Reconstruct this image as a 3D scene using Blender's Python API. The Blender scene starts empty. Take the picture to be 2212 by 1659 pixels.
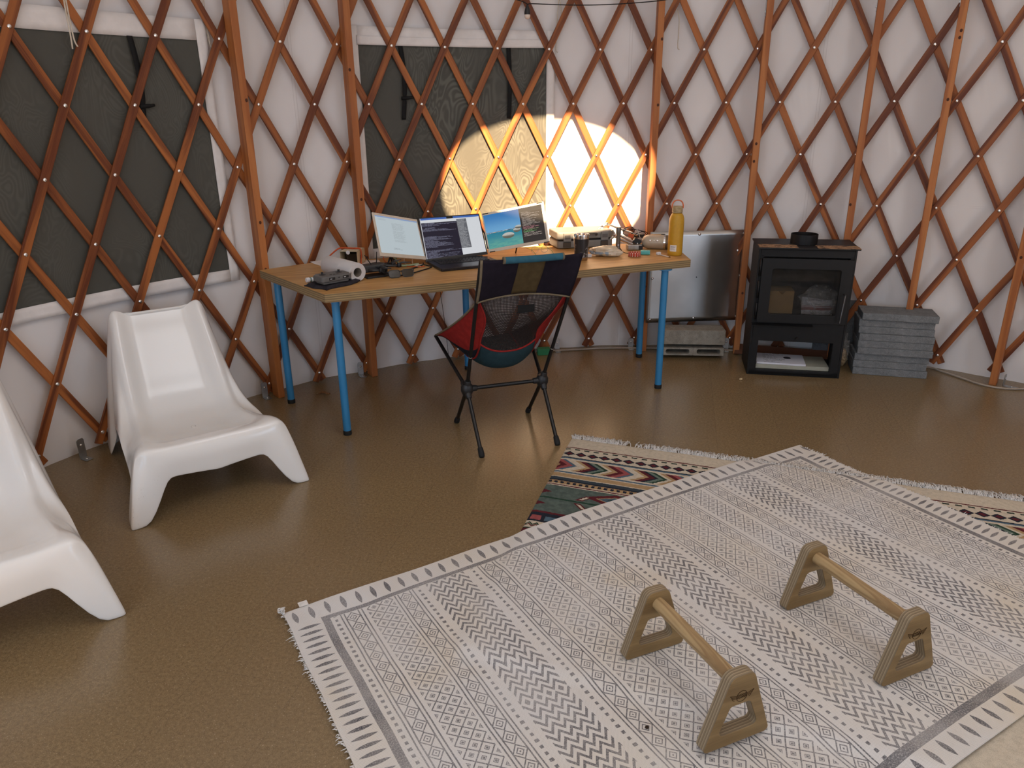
import bpy, bmesh, math, random
from math import sin, cos, pi, radians as rad, atan2, hypot, sqrt, exp, floor
from mathutils import Vector as V, Matrix, noise as mnoise
random.seed(7)
scene = bpy.context.scene
COL = scene.collection

# ------------------------------------------------------------------ mesh builder
class MB:
    """collects vertices, faces and per-corner uvs and links them as ONE mesh object"""
    def __init__(s):
        s.v = []; s.f = []; s.uv = []; s.m = []
    def face(s, idx, uvs=None, m=0):
        s.f.append(tuple(idx)); s.uv.append(uvs or [(0, 0)] * len(idx)); s.m.append(m)
    def add(s, pts):
        n = len(s.v); s.v += [tuple(p) for p in pts]; return n
    def box(s, c, d, M=None, m=0):
        x, y, z = d[0] / 2, d[1] / 2, d[2] / 2
        P = [V((a * x, b * y, e * z)) for e in (-1, 1) for b in (-1, 1) for a in (-1, 1)]
        P = [(M @ p if M else p) + V(c) for p in P]
        n = s.add(P)
        for q in ((0, 2, 3, 1), (4, 5, 7, 6), (0, 1, 5, 4), (2, 6, 7, 3), (0, 4, 6, 2), (1, 3, 7, 5)):
            s.face([n + i for i in q], [(0, 0), (1, 0), (1, 1), (0, 1)], m)
        return s
    def grid(s, fn, nu, nv, closeu=False, uvfn=None, m=0, flip=False):
        n = s.add([fn(i / (nu - (0 if closeu else 1)), j / (nv - 1)) for j in range(nv) for i in range(nu)])
        for j in range(nv - 1):
            for i in range(nu if closeu else nu - 1):
                i2 = (i + 1) % nu
                q = [n + j * nu + i, n + j * nu + i2, n + (j + 1) * nu + i2, n + (j + 1) * nu + i]
                d = nu if closeu else nu - 1
                t = [(i / d, j / (nv - 1)), ((i + 1) / d, j / (nv - 1)), ((i + 1) / d, (j + 1) / (nv - 1)), (i / d, (j + 1) / (nv - 1))]
                if uvfn: t = [uvfn(*k) for k in t]
                if flip: q.reverse(); t.reverse()
                s.face(q, t, m)
        return s
    def lathe(s, prof, c=(0, 0, 0), n=32, M=None, cap=True, m=0):
        base = len(s.v)
        for r, z in prof:
            for i in range(n):
                a = 2 * pi * i / n; p = V((r * cos(a), r * sin(a), z))
                s.v.append(tuple((M @ p if M else p) + V(c)))
        for j in range(len(prof) - 1):
            for i in range(n):
                i2 = (i + 1) % n
                s.face([base + j * n + i, base + j * n + i2, base + (j + 1) * n + i2, base + (j + 1) * n + i],
                       [(i / n, j), ((i + 1) / n, j), ((i + 1) / n, j + 1), (i / n, j + 1)], m)
        if cap:
            if prof[0][0] > 1e-5: s.face([base + i for i in range(n)][::-1], None, m)
            if prof[-1][0] > 1e-5: s.face([base + (len(prof) - 1) * n + i for i in range(n)], None, m)
        return s
    def tube(s, pts, r, n=10, cap=True, m=0, closed=False):
        pts = [V(p) for p in pts]; N = len(pts)
        rr = r if isinstance(r, (list, tuple)) else [r] * N
        base = len(s.v); up = None; L = 0
        for k, p in enumerate(pts):
            if closed: t = pts[(k + 1) % N] - pts[k - 1]
            else: t = pts[min(k + 1, N - 1)] - pts[max(k - 1, 0)]
            if t.length < 1e-9: t = V((0, 0, 1))
            t.normalize()
            if up is None:
                up = V((0, 0, 1)) if abs(t.z) < .9 else V((1, 0, 0))
            a = t.cross(up)
            if a.length < 1e-6: a = t.cross(V((1, 0, .3)))
            a.normalize(); up = a.cross(t).normalized()
            for i in range(n):
                q = 2 * pi * i / n
                s.v.append(tuple(p + rr[k] * (cos(q) * a + sin(q) * up)))
        for k in range(N if closed else N - 1):
            k2 = (k + 1) % N
            L2 = L + (pts[k2] - pts[k]).length
            for i in range(n):
                i2 = (i + 1) % n
                s.face([base + k * n + i, base + k * n + i2, base + k2 * n + i2, base + k2 * n + i],
                       [(L, i / n), (L, (i + 1) / n), (L2, (i + 1) / n), (L2, i / n)], m)
            L = L2
        if cap and not closed:
            s.face([base + i for i in range(n)][::-1], None, m); s.face([base + (N - 1) * n + i for i in range(n)], None, m)
        return s
    def prism(s, outline, z0, z1, M=None, c=(0, 0, 0), holes=(), m=0):
        """outline in xy extruded z0..z1; one optional hole loop is bridged as a ring with matching count"""
        def tr(p): p = V(p); return tuple((M @ p if M else p) + V(c))
        n = len(outline)
        if holes:
            h = holes[0]; assert len(h) == n
            a = s.add([tr((x, y, z0)) for x, y in outline]); b = s.add([tr((x, y, z1)) for x, y in outline])
            p = s.add([tr((x, y, z0)) for x, y in h]); q = s.add([tr((x, y, z1)) for x, y in h])
            for i in range(n):
                j = (i + 1) % n
                s.face([a + i, a + j, b + j, b + i], None, m); s.face([p + j, p + i, q + i, q + j], None, m)
                s.face([a + j, a + i, p + i, p + j], None, m); s.face([b + i, b + j, q + j, q + i], None, m)
        else:
            a = s.add([tr((x, y, z0)) for x, y in outline]); b = s.add([tr((x, y, z1)) for x, y in outline])
            for i in range(n):
                j = (i + 1) % n
                s.face([a + i, a + j, b + j, b + i], None, m)
            s.face([a + i for i in range(n)][::-1], None, m); s.face([b + i for i in range(n)], None, m)
        return s
    def build(s, name, mat, parent=None, smooth=False, bevel=0, seg=2, sub=0, solid=0, off=0, auto=None):
        me = bpy.data.meshes.new(name)
        me.from_pydata(s.v, [], s.f); 
        uvl = me.uv_layers.new(name='UVMap')
        flat = [c for t in s.uv for p in t for c in p]
        if len(flat) == 2 * len(uvl.data): uvl.data.foreach_set('uv', flat)
        mats = mat if isinstance(mat, (list, tuple)) else [mat]
        for k in mats: me.materials.append(k)
        if len(mats) > 1: me.polygons.foreach_set('material_index', s.m)
        me.validate(); me.update()
        o = bpy.data.objects.new(name, me); COL.objects.link(o)
        if parent: o.parent = parent
        if smooth: me.polygons.foreach_set('use_smooth', [True] * len(me.polygons))
        if solid:
            k = o.modifiers.new('Solid', 'SOLIDIFY'); k.thickness = solid; k.offset = off
        if bevel:
            k = o.modifiers.new('Bevel', 'BEVEL'); k.width = bevel; k.segments = seg; k.limit_method = 'ANGLE'; k.angle_limit = rad(38)
            k.harden_normals = False
        if sub:
            k = o.modifiers.new('Sub', 'SUBSURF'); k.levels = 1; k.render_levels = sub
        if auto is not None:
            try: me.set_sharp_from_angle(angle=rad(auto))
            except Exception: pass
        return o

def tag(o, label, cat, group=None, kind=None):
    o['label'] = label; o['category'] = cat
    if group: o['group'] = group
    if kind: o['kind'] = kind
    return o
def thing(name, label, cat, loc=(0, 0, 0), rz=0, group=None):
    o = bpy.data.objects.new(name, None); COL.objects.link(o)
    o.location = loc; o.rotation_euler = (0, 0, rz); o.empty_display_size = .05
    return tag(o, label, cat, group)
def struct(o):
    o['kind'] = 'structure'; return o
def copy_tree(o, parent=None):
    c = o.copy(); COL.objects.link(c)
    if parent: c.parent = parent
    for ch in list(o.children): copy_tree(ch, c)
    return c
def catmull(P, n=8, closed=False):
    P = [V(p) for p in P]; out = []; N = len(P)
    for i in range(N if closed else N - 1):
        if closed: a, b, c, d = P[i - 1], P[i], P[(i + 1) % N], P[(i + 2) % N]
        else: a, b, c, d = P[max(i - 1, 0)], P[i], P[i + 1], P[min(i + 2, N - 1)]
        for k in range(n):
            t = k / n
            out.append(.5 * ((2 * b) + (c - a) * t + (2 * a - 5 * b + 4 * c - d) * t * t + (3 * b - a - 3 * c + d) * t ** 3))
    if not closed: out.append(P[-1])
    return out
def lerp(a, b, t): return a + (b - a) * t
def sstep(a, b, x):
    t = min(1, max(0, (x - a) / (b - a))); return t * t * (3 - 2 * t)
def round_poly(pts, radii, n=6):
    """rounded polygon; every corner yields n+1 points"""
    out = []; N = len(pts)
    for i in range(N):
        p = V(pts[i]).to_2d(); a = V(pts[i - 1]).to_2d(); b = V(pts[(i + 1) % N]).to_2d()
        r = radii[i] if isinstance(radii, (list, tuple)) else radii
        u = (a - p).normalized(); w = (b - p).normalized()
        ang = u.angle(w); d = r / math.tan(ang / 2)
        p0 = p + u * d; p1 = p + w * d
        c = p + (u + w).normalized() * (r / sin(ang / 2))
        a0 = atan2(*(p0 - c).yx); a1 = atan2(*(p1 - c).yx)
        da = (a1 - a0 + pi) % (2 * pi) - pi
        for k in range(n + 1):
            t = a0 + da * k / n; out.append((c.x + r * cos(t), c.y + r * sin(t)))
    return out
def rrect(w, h, r, n=5):
    return round_poly([(-w / 2, -h / 2), (w / 2, -h / 2), (w / 2, h / 2), (-w / 2, h / 2)], r, n)

# ------------------------------------------------------------------ camera and places
CAM_Z = 1.523; FPX = 1600.0; PITCH = .3525; ROLL = -.0105
def ray(u, v):
    x, y = (u - 1106) / FPX, (v - 829.5) / FPX
    c, s = cos(-ROLL), sin(-ROLL); x, y = c * x - s * y, s * x + c * y
    c, s = cos(PITCH), sin(PITCH)
    return V((x, c - y * s, -s - y * c))
def at(u, v, z=0.0):
    """the place on the level z that the photo shows at (u, v)"""
    d = ray(u, v); t = (z - CAM_Z) / d.z
    return V((d.x * t, d.y * t, z))
YC = V((.791, 1.565)); RL = 3.266          # centre of the round room, radius of the lattice
def pol(deg, r, z=0):
    a = rad(deg); return V((YC.x + r * sin(a), YC.y + r * cos(a), z))

cam = bpy.data.cameras.new('camera'); cam.sensor_width = 36; cam.lens = FPX / 2212 * 36; cam.clip_start = .05
camo = bpy.data.objects.new('camera', cam); COL.objects.link(camo)
_c, _s = cos(PITCH), sin(PITCH); _cr, _sr = cos(ROLL), sin(ROLL)
_r0, _u0, _f = V((1, 0, 0)), V((0, _s, _c)), V((0, _c, -_s))
_r, _u = _cr * _r0 + _sr * _u0, -_sr * _r0 + _cr * _u0
camo.matrix_world = Matrix(((_r.x, _u.x, -_f.x, 0), (_r.y, _u.y, -_f.y, 0), (_r.z, _u.z, -_f.z, CAM_Z), (0, 0, 0, 1)))
scene.camera = camo
# ------------------------------------------------------------------ node expressions
class X:
    """a number in a node tree, so that patterns can be written as formulas"""
    def __init__(s, nt, v): s.nt = nt; s.v = v
    def _m(s, op, *a):
        n = s.nt.nodes.new('ShaderNodeMath'); n.operation = op
        for i, q in enumerate((s,) + a):
            q = q.v if isinstance(q, X) else q
            if isinstance(q, (int, float)): n.inputs[i].default_value = q
            else: s.nt.links.new(q, n.inputs[i])
        return X(s.nt, n.outputs[0])
    def __add__(s, o): return s._m('ADD', o)
    __radd__ = __add__
    def __sub__(s, o): return s._m('SUBTRACT', o)
    def __rsub__(s, o): return X(s.nt, o)._m('SUBTRACT', s)
    def __mul__(s, o): return s._m('MULTIPLY', o)
    __rmul__ = __mul__
    def __truediv__(s, o): return s._m('DIVIDE', o)
    def __lt__(s, o): return s._m('LESS_THAN', o)
    def __gt__(s, o): return s._m('GREATER_THAN', o)
    def __and__(s, o): return s._m('MULTIPLY', o)
    def __or__(s, o): return s._m('MAXIMUM', o)
    def min(s, o): return s._m('MINIMUM', o)
    def max(s, o): return s._m('MAXIMUM', o)
    def abs(s): return s._m('ABSOLUTE')
    def frac(s): return s._m('FRACT')
    def floor(s): return s._m('FLOOR')
    def sin(s): return s._m('SINE')
    def clamp(s): return s.max(0.0).min(1.0)
    def tri(s): return (s.frac() - .5).abs() * 2          # 1 at whole numbers, 0 half way
    def near(s, pts):
        d = None
        for p in pts:
            e = (s - p).abs(); d = e if d is None else d.min(e)
        return d
    def smooth(s, a, b):
        n = s.nt.nodes.new('ShaderNodeMapRange'); n.interpolation_type = 'SMOOTHSTEP'
        s.nt.links.new(s.v, n.inputs[0]); n.inputs[1].default_value = a; n.inputs[2].default_value = b
        return X(s.nt, n.outputs[0])

def lin(*c):
    """sRGB 0-255 to linear"""
    return tuple(((k / 255) / 12.92 if k / 255 < .04045 else ((k / 255 + .055) / 1.055) ** 2.4) for k in c) + (1,)
class Mat:
    def __init__(s, name, rough=.6, spec=.4, metal=0, **kw):
        s.m = bpy.data.materials.new(name); s.m.use_nodes = True; s.nt = s.m.node_tree
        s.b = s.nt.nodes['Principled BSDF']
        s.b.inputs['Roughness'].default_value = rough; s.b.inputs['Specular IOR Level'].default_value = spec
        s.b.inputs['Metallic'].default_value = metal
        for k, v in kw.items(): s.b.inputs[k.replace('_', ' ')].default_value = v
    def coord(s, kind='UV'):
        n = s.nt.nodes.new('ShaderNodeTexCoord'); return n.outputs[kind]
    def xyz(s, kind='UV'):
        n = s.nt.nodes.new('ShaderNodeSeparateXYZ'); s.nt.links.new(s.coord(kind), n.inputs[0])
        return [X(s.nt, n.outputs[i]) for i in range(3)]
    def vec(s, x, y, z=0.0):
        n = s.nt.nodes.new('ShaderNodeCombineXYZ')
        for i, q in enumerate((x, y, z)):
            if isinstance(q, X): s.nt.links.new(q.v, n.inputs[i])
            else: n.inputs[i].default_value = q
        return n.outputs[0]
    def noise(s, vec, scale, detail=3, rough=.55, dist=0.0):
        n = s.nt.nodes.new('ShaderNodeTexNoise'); n.inputs['Scale'].default_value = scale; n.inputs['Detail'].default_value = detail
        n.inputs['Roughness'].default_value = rough; n.inputs['Distortion'].default_value = dist
        if vec is not None: s.nt.links.new(vec, n.inputs['Vector'])
        return X(s.nt, n.outputs[0])
    def white(s, vec):
        n = s.nt.nodes.new('ShaderNodeTexWhiteNoise'); n.noise_dimensions = '3D'; s.nt.links.new(vec, n.inputs['Vector'])
        return X(s.nt, n.outputs['Value'])
    def voro(s, vec, scale):
        n = s.nt.nodes.new('ShaderNodeTexVoronoi'); n.inputs['Scale'].default_value = scale
        s.nt.links.new(vec, n.inputs['Vector']); return n
    def mix(s, fac, a, b):
        n = s.nt.nodes.new('ShaderNodeMix'); n.data_type = 'RGBA'
        for i, q in ((0, fac), (6, a), (7, b)):
            q = q.v if isinstance(q, X) else q
            if isinstance(q, (int, float)): n.inputs[i].default_value = q
            elif isinstance(q, (tuple, list)): n.inputs[i].default_value = q
            else: s.nt.links.new(q, n.inputs[i])
        return n.outputs[2]
    def color(s, c):
        if isinstance(c, (tuple, list)): s.b.inputs['Base Color'].default_value = c
        else: s.nt.links.new(c, s.b.inputs['Base Color'])
        return s
    def set(s, name, x):
        s.nt.links.new(x.v if isinstance(x, X) else x, s.b.inputs[name]); return s
    def bump(s, h, strength=.3, dist=.002):
        n = s.nt.nodes.new('ShaderNodeBump'); n.inputs['Strength'].default_value = strength; n.inputs['Distance'].default_value = dist
        s.nt.links.new(h.v, n.inputs['Height']); s.nt.links.new(n.outputs[0], s.b.inputs['Normal']); return s
    def emit(s, c, k):
        if isinstance(c, (tuple, list)): s.b.inputs['Emission Color'].default_value = c
        else: s.nt.links.new(c, s.b.inputs['Emission Color'])
        s.b.inputs['Emission Strength'].default_value = k; return s
    def normal_z(s, axis=2):
        """absolute component of the surface normal in object space"""
        n = s.nt.nodes.new('ShaderNodeTexCoord'); q = s.nt.nodes.new('ShaderNodeSeparateXYZ'); s.nt.links.new(n.outputs['Normal'], q.inputs[0])
        return X(s.nt, q.outputs[axis]).abs()

def plain(name, c, rough=.55, spec=.4, metal=0, var=.06, scale=25, bump=0.0, **kw):
    """one colour with a little wear in it"""
    m = Mat(name, rough, spec, metal, **kw)
    n = m.noise(m.coord('Object'), scale, 4)
    d = tuple(k * (1 - var * 2) for k in c[:3]) + (1,)
    m.color(m.mix(n.smooth(.3, .75), d, c))
    if bump: m.bump(m.noise(m.coord('Object'), scale * 8, 2), bump, .001)
    return m.m

M = {}
def wood(name, light, dark, k=1.0, rough=.5):
    m = Mat(name, rough, .35)
    u, v, _ = m.xyz('UV')
    w = m.noise(m.vec(u * .9, v * 9), 1.0, 2)
    g = m.noise(m.vec(u * 1.6 + w * 1.5, v * 55 + w * 7.0), 1.0, 4, .62)
    fine = m.noise(m.vec(u * 6, v * 420), 1.0, 2)
    rings = (v * 60 + w * 16.0).sin() * .5 + .5
    h = (g * .62 + rings * .28 + fine * .2)
    piece = m.noise(m.vec(u * .05, v * .4), 1.0, 0)
    c = m.mix(h.smooth(.34, .74), dark, light)
    c = m.mix(piece.smooth(.38, .62) * .34, c, dark)
    m.color(c); m.bump(g, .15, .001)
    return m.m
M['slat'] = wood('lattice_fir', (.44, .145, .036, 1), (.12, .029, .008, 1))
M['post'] = wood('post_fir', (.48, .18, .052, 1), (.32, .10, .026, 1))

m = Mat('yurt_fabric', .75, .25); 
u, v, _ = m.xyz('UV')                                        # u degrees round the wall, v height
n = m.noise(m.vec(u * .1, v * 1.2), 2.0, 2, .5)
seam = u.near([-35.6, -.9, 18.5, 45.0, -72.0])
c = m.mix(n.smooth(.3, .7), (.74, .705, .685, 1), (.79, .76, .74, 1))
c = m.mix(((seam - .14).abs() < .03) * .25, c, (.4, .36, .33, 1))
m.color(c)
weave = m.noise(m.vec(u * 60, v * 900), 1.0, 1)
m.bump(m.noise(m.vec(u * .09, v * .9), 2.2, 2, .5, .4) + m.noise(m.vec(u * .22 + v * .8, v * .35), 2.4, 2, .5, .3) * (u.smooth(10, 24) * .5 + .12) + weave * .008 + (seam < .12) * .05 + (((v - .985) - (u * .9).sin() * .006).abs() < .006) * u.smooth(13, 15) * .08, .6, .03)
M['fabric'] = m.m
m = Mat('roof_fabric', .8, .1); m.color((.78, .75, .73, 1))   # thin enough to glow with the daylight on it
_t = m.nt.nodes.new('ShaderNodeBsdfTranslucent'); _t.inputs[0].default_value = (.68, .755, .83, 1)
_x = m.nt.nodes.new('ShaderNodeMixShader'); _x.inputs[0].default_value = .08
_o = m.nt.nodes['Material Output']; m.nt.links.new(m.b.outputs[0], _x.inputs[1]); m.nt.links.new(_t.outputs[0], _x.inputs[2]); m.nt.links.new(_x.outputs[0], _o.inputs[0])
M['roof'] = m.m
M['hem'] = plain('hem_fabric', (.80, .76, .73, 1), .75, .2, bump=.25, scale=12)

m = Mat('screen_mesh', .62, .3)
u, v, _ = m.xyz('UV')
w = m.noise(m.vec(u * .16, v * 1.6), 1.6, 2, .45, .9)
band = (w * 26 + u * .5).tri()
vis = m.noise(m.vec(u * .09, v * .9), 2.3, 1).smooth(.36, .62) * (u.smooth(-34, -14) * .8 + .25)
c = m.mix(band.smooth(.2, .9) * vis * .75, (.074, .072, .060, 1), (.150, .152, .125, 1))  # moire of the mesh layers, an optical effect painted into the colour
m.color(c)
m.bump(m.noise(m.vec(u * 30, v * 500), 1.0, 1), .2, .001)
M['screen'] = m.m
M['strap'] = plain('black_webbing', (.012, .012, .012, 1), .8, .2)

m = Mat('cork_floor', .42, .5)
o = m.coord('Object'); x, y, _ = m.xyz('Object')
ca, sa = cos(rad(-12.6)), sin(rad(-12.6))
p = x * ca + y * sa; q = y * ca - x * sa                      # p across the planks, q along them
row = ((p + .05) / .305).floor()
qo = q + m.white(m.vec(row, 3.0)) * .9
seamp = (((p + .05) / .305).frac() - .5).abs() * .305          # .1525 at the seams
seamq = ((qo / .915).frac() - .5).abs() * .915
tile = m.white(m.vec(row, (qo / .915).floor()))
f1 = m.noise(o, 330, 2, .7); f2 = m.noise(o, 95, 3, .7); f3 = m.noise(o, 1.6, 3)
c = m.mix((f1 * .55 + f2 * .45).smooth(.32, .7), (.135, .092, .042, 1), (.31, .215, .108, 1))
c = m.mix(f3.smooth(.3, .7) * .22, c, (.17, .11, .06, 1))
c = m.mix(tile * .14, c, (.15, .095, .05, 1))
fleck = m.noise(o, 210, 0).smooth(.74, .80)
c = m.mix(fleck * .4, c, (.5, .4, .27, 1))
c = m.mix(((seamp > .1512) | (seamq > .4565)) * .22, c, (.06, .04, .025, 1))
m.color(c)
m.set('Roughness', f3 * .04 + .235); m.b.inputs['Specular IOR Level'].default_value = .6
m.bump(f2 * .5 + f1 * .5 - ((seamp > .1508) | (seamq > .456)) * .8, .10, .002)
M['floor'] = m.m

M['dark_steel'] = plain('dark_steel', (.10, .10, .10, 1), .4, .5, .8, .05)
M['zinc'] = plain('zinc_plate', (.5, .5, .49, 1), .38, .5, 1.0, .12, 40)
M['chrome'] = plain('bright_steel', (.8, .79, .77, 1), .16, .5, 1.0, .03)
M['bolt'] = plain('bolt_steel', (.86, .85, .83, 1), .22, .5, 1.0, .03)

m = Mat('white_plastic', .15, .45)
o = m.coord('Object'); x, y, z = m.xyz('Object')
scuff = m.noise(o, 160, 3, .8).smooth(.6, .7) * m.noise(o, 7, 2).smooth(.55, .7)
spot = scuff * ((x.abs() > .19) & (y < .14) | (z > .66))
c = m.mix(m.noise(o, 3, 2).smooth(.3, .7) * .3, (.80, .79, .765, 1), (.76, .74, .70, 1))
m.color(m.mix(spot * .8, c, (.25, .2, .14, 1)))
M['white_plastic'] = m.m

def plywood(name, axis, pitch, face_l, face_d, edge_l, edge_d, along):
    """veneer on the broad faces, glued layers on the edges; axis is the one through the sheet"""
    m = Mat(name, .5, .35)
    P = m.xyz('Object'); t = P[axis]; a = P[along]; b = P[3 - axis - along]
    w = m.noise(m.vec(a * 1.1, b * 6), 1.0, 2)
    g = m.noise(m.vec(a * 1.7, b * 24 + w * 9.0), 1.0, 4, .6)
    fine = m.noise(m.vec(a * 7, b * 260), 1.0, 2)
    face = m.mix((g * .8 + fine * .2).smooth(.32, .68), face_d, face_l)
    s = (t / pitch).frac()
    e = m.noise(m.vec(a * 3, b * 3, t * 400), 1.0, 3)
    layer = ((t / pitch + e * .25).frac() < .5) * (e * .7 + .3)
    edge = m.mix(layer * .85 + e * .15, edge_l, edge_d)
    glue = ((s - .5).abs() < .06) | (s < .06)
    edge = m.mix(glue * .5, edge, (.05, .03, .015, 1))
    m.color(m.mix(m.normal_z(axis) > .7, edge, face))
    m.bump(g + layer * .4, .12, .001)
    return m.m
M['tabletop'] = plywood('tabletop_plywood', 2, .0105, (.55, .315, .115, 1), (.35, .18, .055, 1), (.38, .27, .13, 1), (.09, .055, .025, 1), 0)
M['birch'] = plywood('birch_plywood', 1, .0078, (.28, .18, .074, 1), (.18, .11, .042, 1), (.34, .265, .165, 1), (.105, .07, .038, 1), 0)
m = Mat('beech_dowel', .45, .4)
x, y, z = m.xyz('Object'); w = m.noise(m.vec(x * 10, y * 1.3, z * 10), 1.0, 2)
g = m.noise(m.vec(x * 60 + w * 12.0, y * 2.5, z * 60 + w * 12.0), 1.0, 4, .6)
m.color(m.mix(g.smooth(.34, .66), (.25, .155, .07, 1), (.42, .295, .145, 1))); M['dowel'] = m.m

M['blue_leg'] = plain('blue_enamel', lin(50, 128, 178), .35, .5, 0, .04, 6)
M['black_rubber'] = plain('black_rubber', (.012, .012, .012, 1), .7, .3)
M['black_plastic'] = plain('black_plastic', (.014, .014, .015, 1), .42, .45)
M['black_alu'] = plain('black_alloy', (.006, .006, .0065, 1), .35, .4)
M['stove'] = plain('black_stove_steel', (.0055, .006, .007, 1), .5, .35, 0, .12, 30, .12)
M['stove_in'] = plain('stove_lining', (.10, .095, .085, 1), .8, .2, 0, .2, 20)
M['cinder'] = None
def stone(name, a, b, rough=.9, sc=1.0):
    m = Mat(name, rough, .2); o = m.coord('Object')
    n = m.noise(o, 26 * sc, 5, .7); f = m.noise(o, 240 * sc, 3, .7)
    c = m.mix((n * .5 + f * .5).smooth(.33, .67), a, b)
    c = m.mix(f.smooth(.66, .72) * .5, c, tuple(k * 1.6 for k in b[:3]) + (1,))
    c = m.mix((1.0 - m.noise(o, 170 * sc, 1).smooth(.24, .30)) * .7, c, tuple(k * .3 for k in a[:3]) + (1,))
    m.color(c); m.bump(n * .4 + f * .6, .6, .003)
    return m.m
M['cinder'] = stone('cinder_concrete', (.21, .19, .16, 1), (.36, .33, .275, 1))
M['paver'] = stone('paver_concrete', (.125, .134, .14, 1), (.235, .245, .25, 1))
M['slate'] = stone('slate_slab', (.085, .09, .095, 1), (.16, .17, .175, 1), .85, .6)
# ------------------------------------------------------------------ the round room
RF = RL + .062                                                # the fabric hangs just outside the lattice
WALL_H = 2.16
def fold(deg, z):
    """how far the fabric bulges in or out"""
    k = .013 * mnoise.noise((deg * .11, z * .9, 3.1)) + .007 * mnoise.noise((deg * .33, z * .7 + deg * .05, 9.0))
    low = sstep(.75, .05, z)
    k += low * (.022 * mnoise.noise((deg * .21, z * 3.2, 5.0)) + .010 * mnoise.noise((deg * .5, z * 5.0, 1.0)))
    k += sstep(15, 25, deg) *   .026 * mnoise.noise((deg * .28 + z * 1.2, z * .5, 7.7))
    return k
def wall_part(name, d0, d1, nd, nz, holes=()):
    mb = MB()
    def fn(a, b):
        d = lerp(d0, d1, a); z = lerp(-.015, WALL_H, b)
        return pol(d, RF + fold(d, z), z)
    mb.grid(fn, nd, nz, uvfn=lambda a, b: (lerp(d0, d1, a), lerp(-.015, WALL_H, b)))
    if holes:
        keep = []
        for f, uv in zip(mb.f, mb.uv):
            cu = sum(k[0] for k in uv) / 4; cv = sum(k[1] for k in uv) / 4
            keep.append(not any(h[0] < cu < h[1] and h[2] < cv < h[3] for h in holes))
        mb.f = [f for f, k in zip(mb.f, keep) if k]; mb.uv = [f for f, k in zip(mb.uv, keep) if k]; mb.m = [0] * len(mb.f)
    return struct(mb.build(name, M['fabric'], smooth=True))
wall_part('wall_back', -84, 64, 740, 90)
wall_part('wall_front', 64, 276, 213, 40, holes=[(118, 137, .0, 2.0), (196, 216, .7, 1.9), (228, 248, .7, 1.9)])

mb = MB()
mb.grid(lambda a, b: pol(a * 360, lerp(0, RL + .5, b), 0), 96, 12, closeu=True)
struct(mb.build('floor', M['floor']))
HUB_R, HUB_Z = .655, 3.34
mb = MB()
mb.grid(lambda a, b: pol(a * 360, lerp(RF + .02, HUB_R, b), lerp(WALL_H - .01, HUB_Z, b)), 96, 14, closeu=True, uvfn=lambda a, b: (a * 360, 2.3 + b * 3))
struct(mb.build('ceiling', M['roof'], smooth=True))

# windows: dark insect screens in white hems, the outer flaps closed behind them
def curved_strip(d0, d1, z0, z1, r, nd=24, nz=8, wob=0.0, thick=0.0):
    mb = MB()
    def fn(a, b):
        d = lerp(d0, d1, a); z = lerp(z0, z1, b)
        return pol(d, r - thick + (wob * mnoise.noise((d * .6, z * 4, 2.0)) if wob else 0), z)
    mb.grid(fn, nd, nz, uvfn=lambda a, b: (lerp(d0, d1, a), lerp(z0, z1, b)))
    return mb
def window(n, d0, d1, z0, z1, straps, top_hem):
    e = bpy.data.objects.new('window_%d' % n, None); COL.objects.link(e); e.location = pol((d0 + d1) / 2, RF, z0); struct(e)
    def put(o):
        o.parent = e; o.matrix_parent_inverse = Matrix.Translation(-e.location); return o
    put(curved_strip(d0, d1, z0, z1, RF - .026, 40, 30, .004).build('screen', M['screen'], smooth=True))
    fr = MB()
    g = 180 / pi / RF
    for a, b, c, d in ((d1, d1 + .05 * g, z0 - .06, z1 + .09), (d0 - .05 * g, d0, z0 - .06, z1 + .09), (d0, d1, z0 - .06, z0 + .003), (d0, d1, z1 - .003, z1 + .09)):
        s = curved_strip(a, b, c, d, RF - .031, 24 if b - a > 4 else 4, 20 if d - c > .5 else 4, .003)
        k = fr.add(s.v)
        for f, uv in zip(s.f, s.uv): fr.face([i + k for i in f], uv)
    put(fr.build('window_frame', M['hem'], smooth=True, solid=.004))
    if top_hem:
        h = curved_strip(d0 - .1, d1 + .1, z1 - .004, z1 + .043, RF - .037, 40, 5, .003)
        put(h.build('top_hem', M['hem'], smooth=True, solid=.003))
    for sd, top, bot, knot in straps:
        mb = MB(); w = .5 * .026 * g
        def fn(a, b):
            z = lerp(top, bot, b); bow = .01 * sin(b * pi)
            d = sd + lerp(-w, w, a) * (1 - .35 * exp(-((z - knot) / .012) ** 2) if knot else 1) + (.18 * sin((top - z) * 9) * (1 if knot else .3))
            return pol(d, RF - .036 - bow, z)
        mb.grid(fn, 3, 26, uvfn=lambda a, b: (a, b))
        o = put(mb.build('strap', M['strap'], smooth=True, solid=.002))
        if knot:
            k = MB(); c = pol(sd, RF - .046, knot)
            tdir = (pol(sd + 1, RF, 0) - pol(sd - 1, RF, 0)).normalized()
            k.tube([c - tdir * .012, c + tdir * .03 + V((0, 0, .002)), c + tdir * .058 + V((0, 0, .006))], [.010, .009, .006], 8)
            q = put(k.build('strap_knot', M['strap'], smooth=True))
window(1, -66.5, -44.1, .742, 1.864, [(-49.6, 1.862, 1.47, 1.562), (-61.6, 1.862, 1.50, 1.6)], False)
window(2, -29.3, -9.87, .757, 1.878, [(-25.1, 1.876, 1.485, 1.60), (-13.9, 1.876, 1.485, None)], True)

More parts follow.
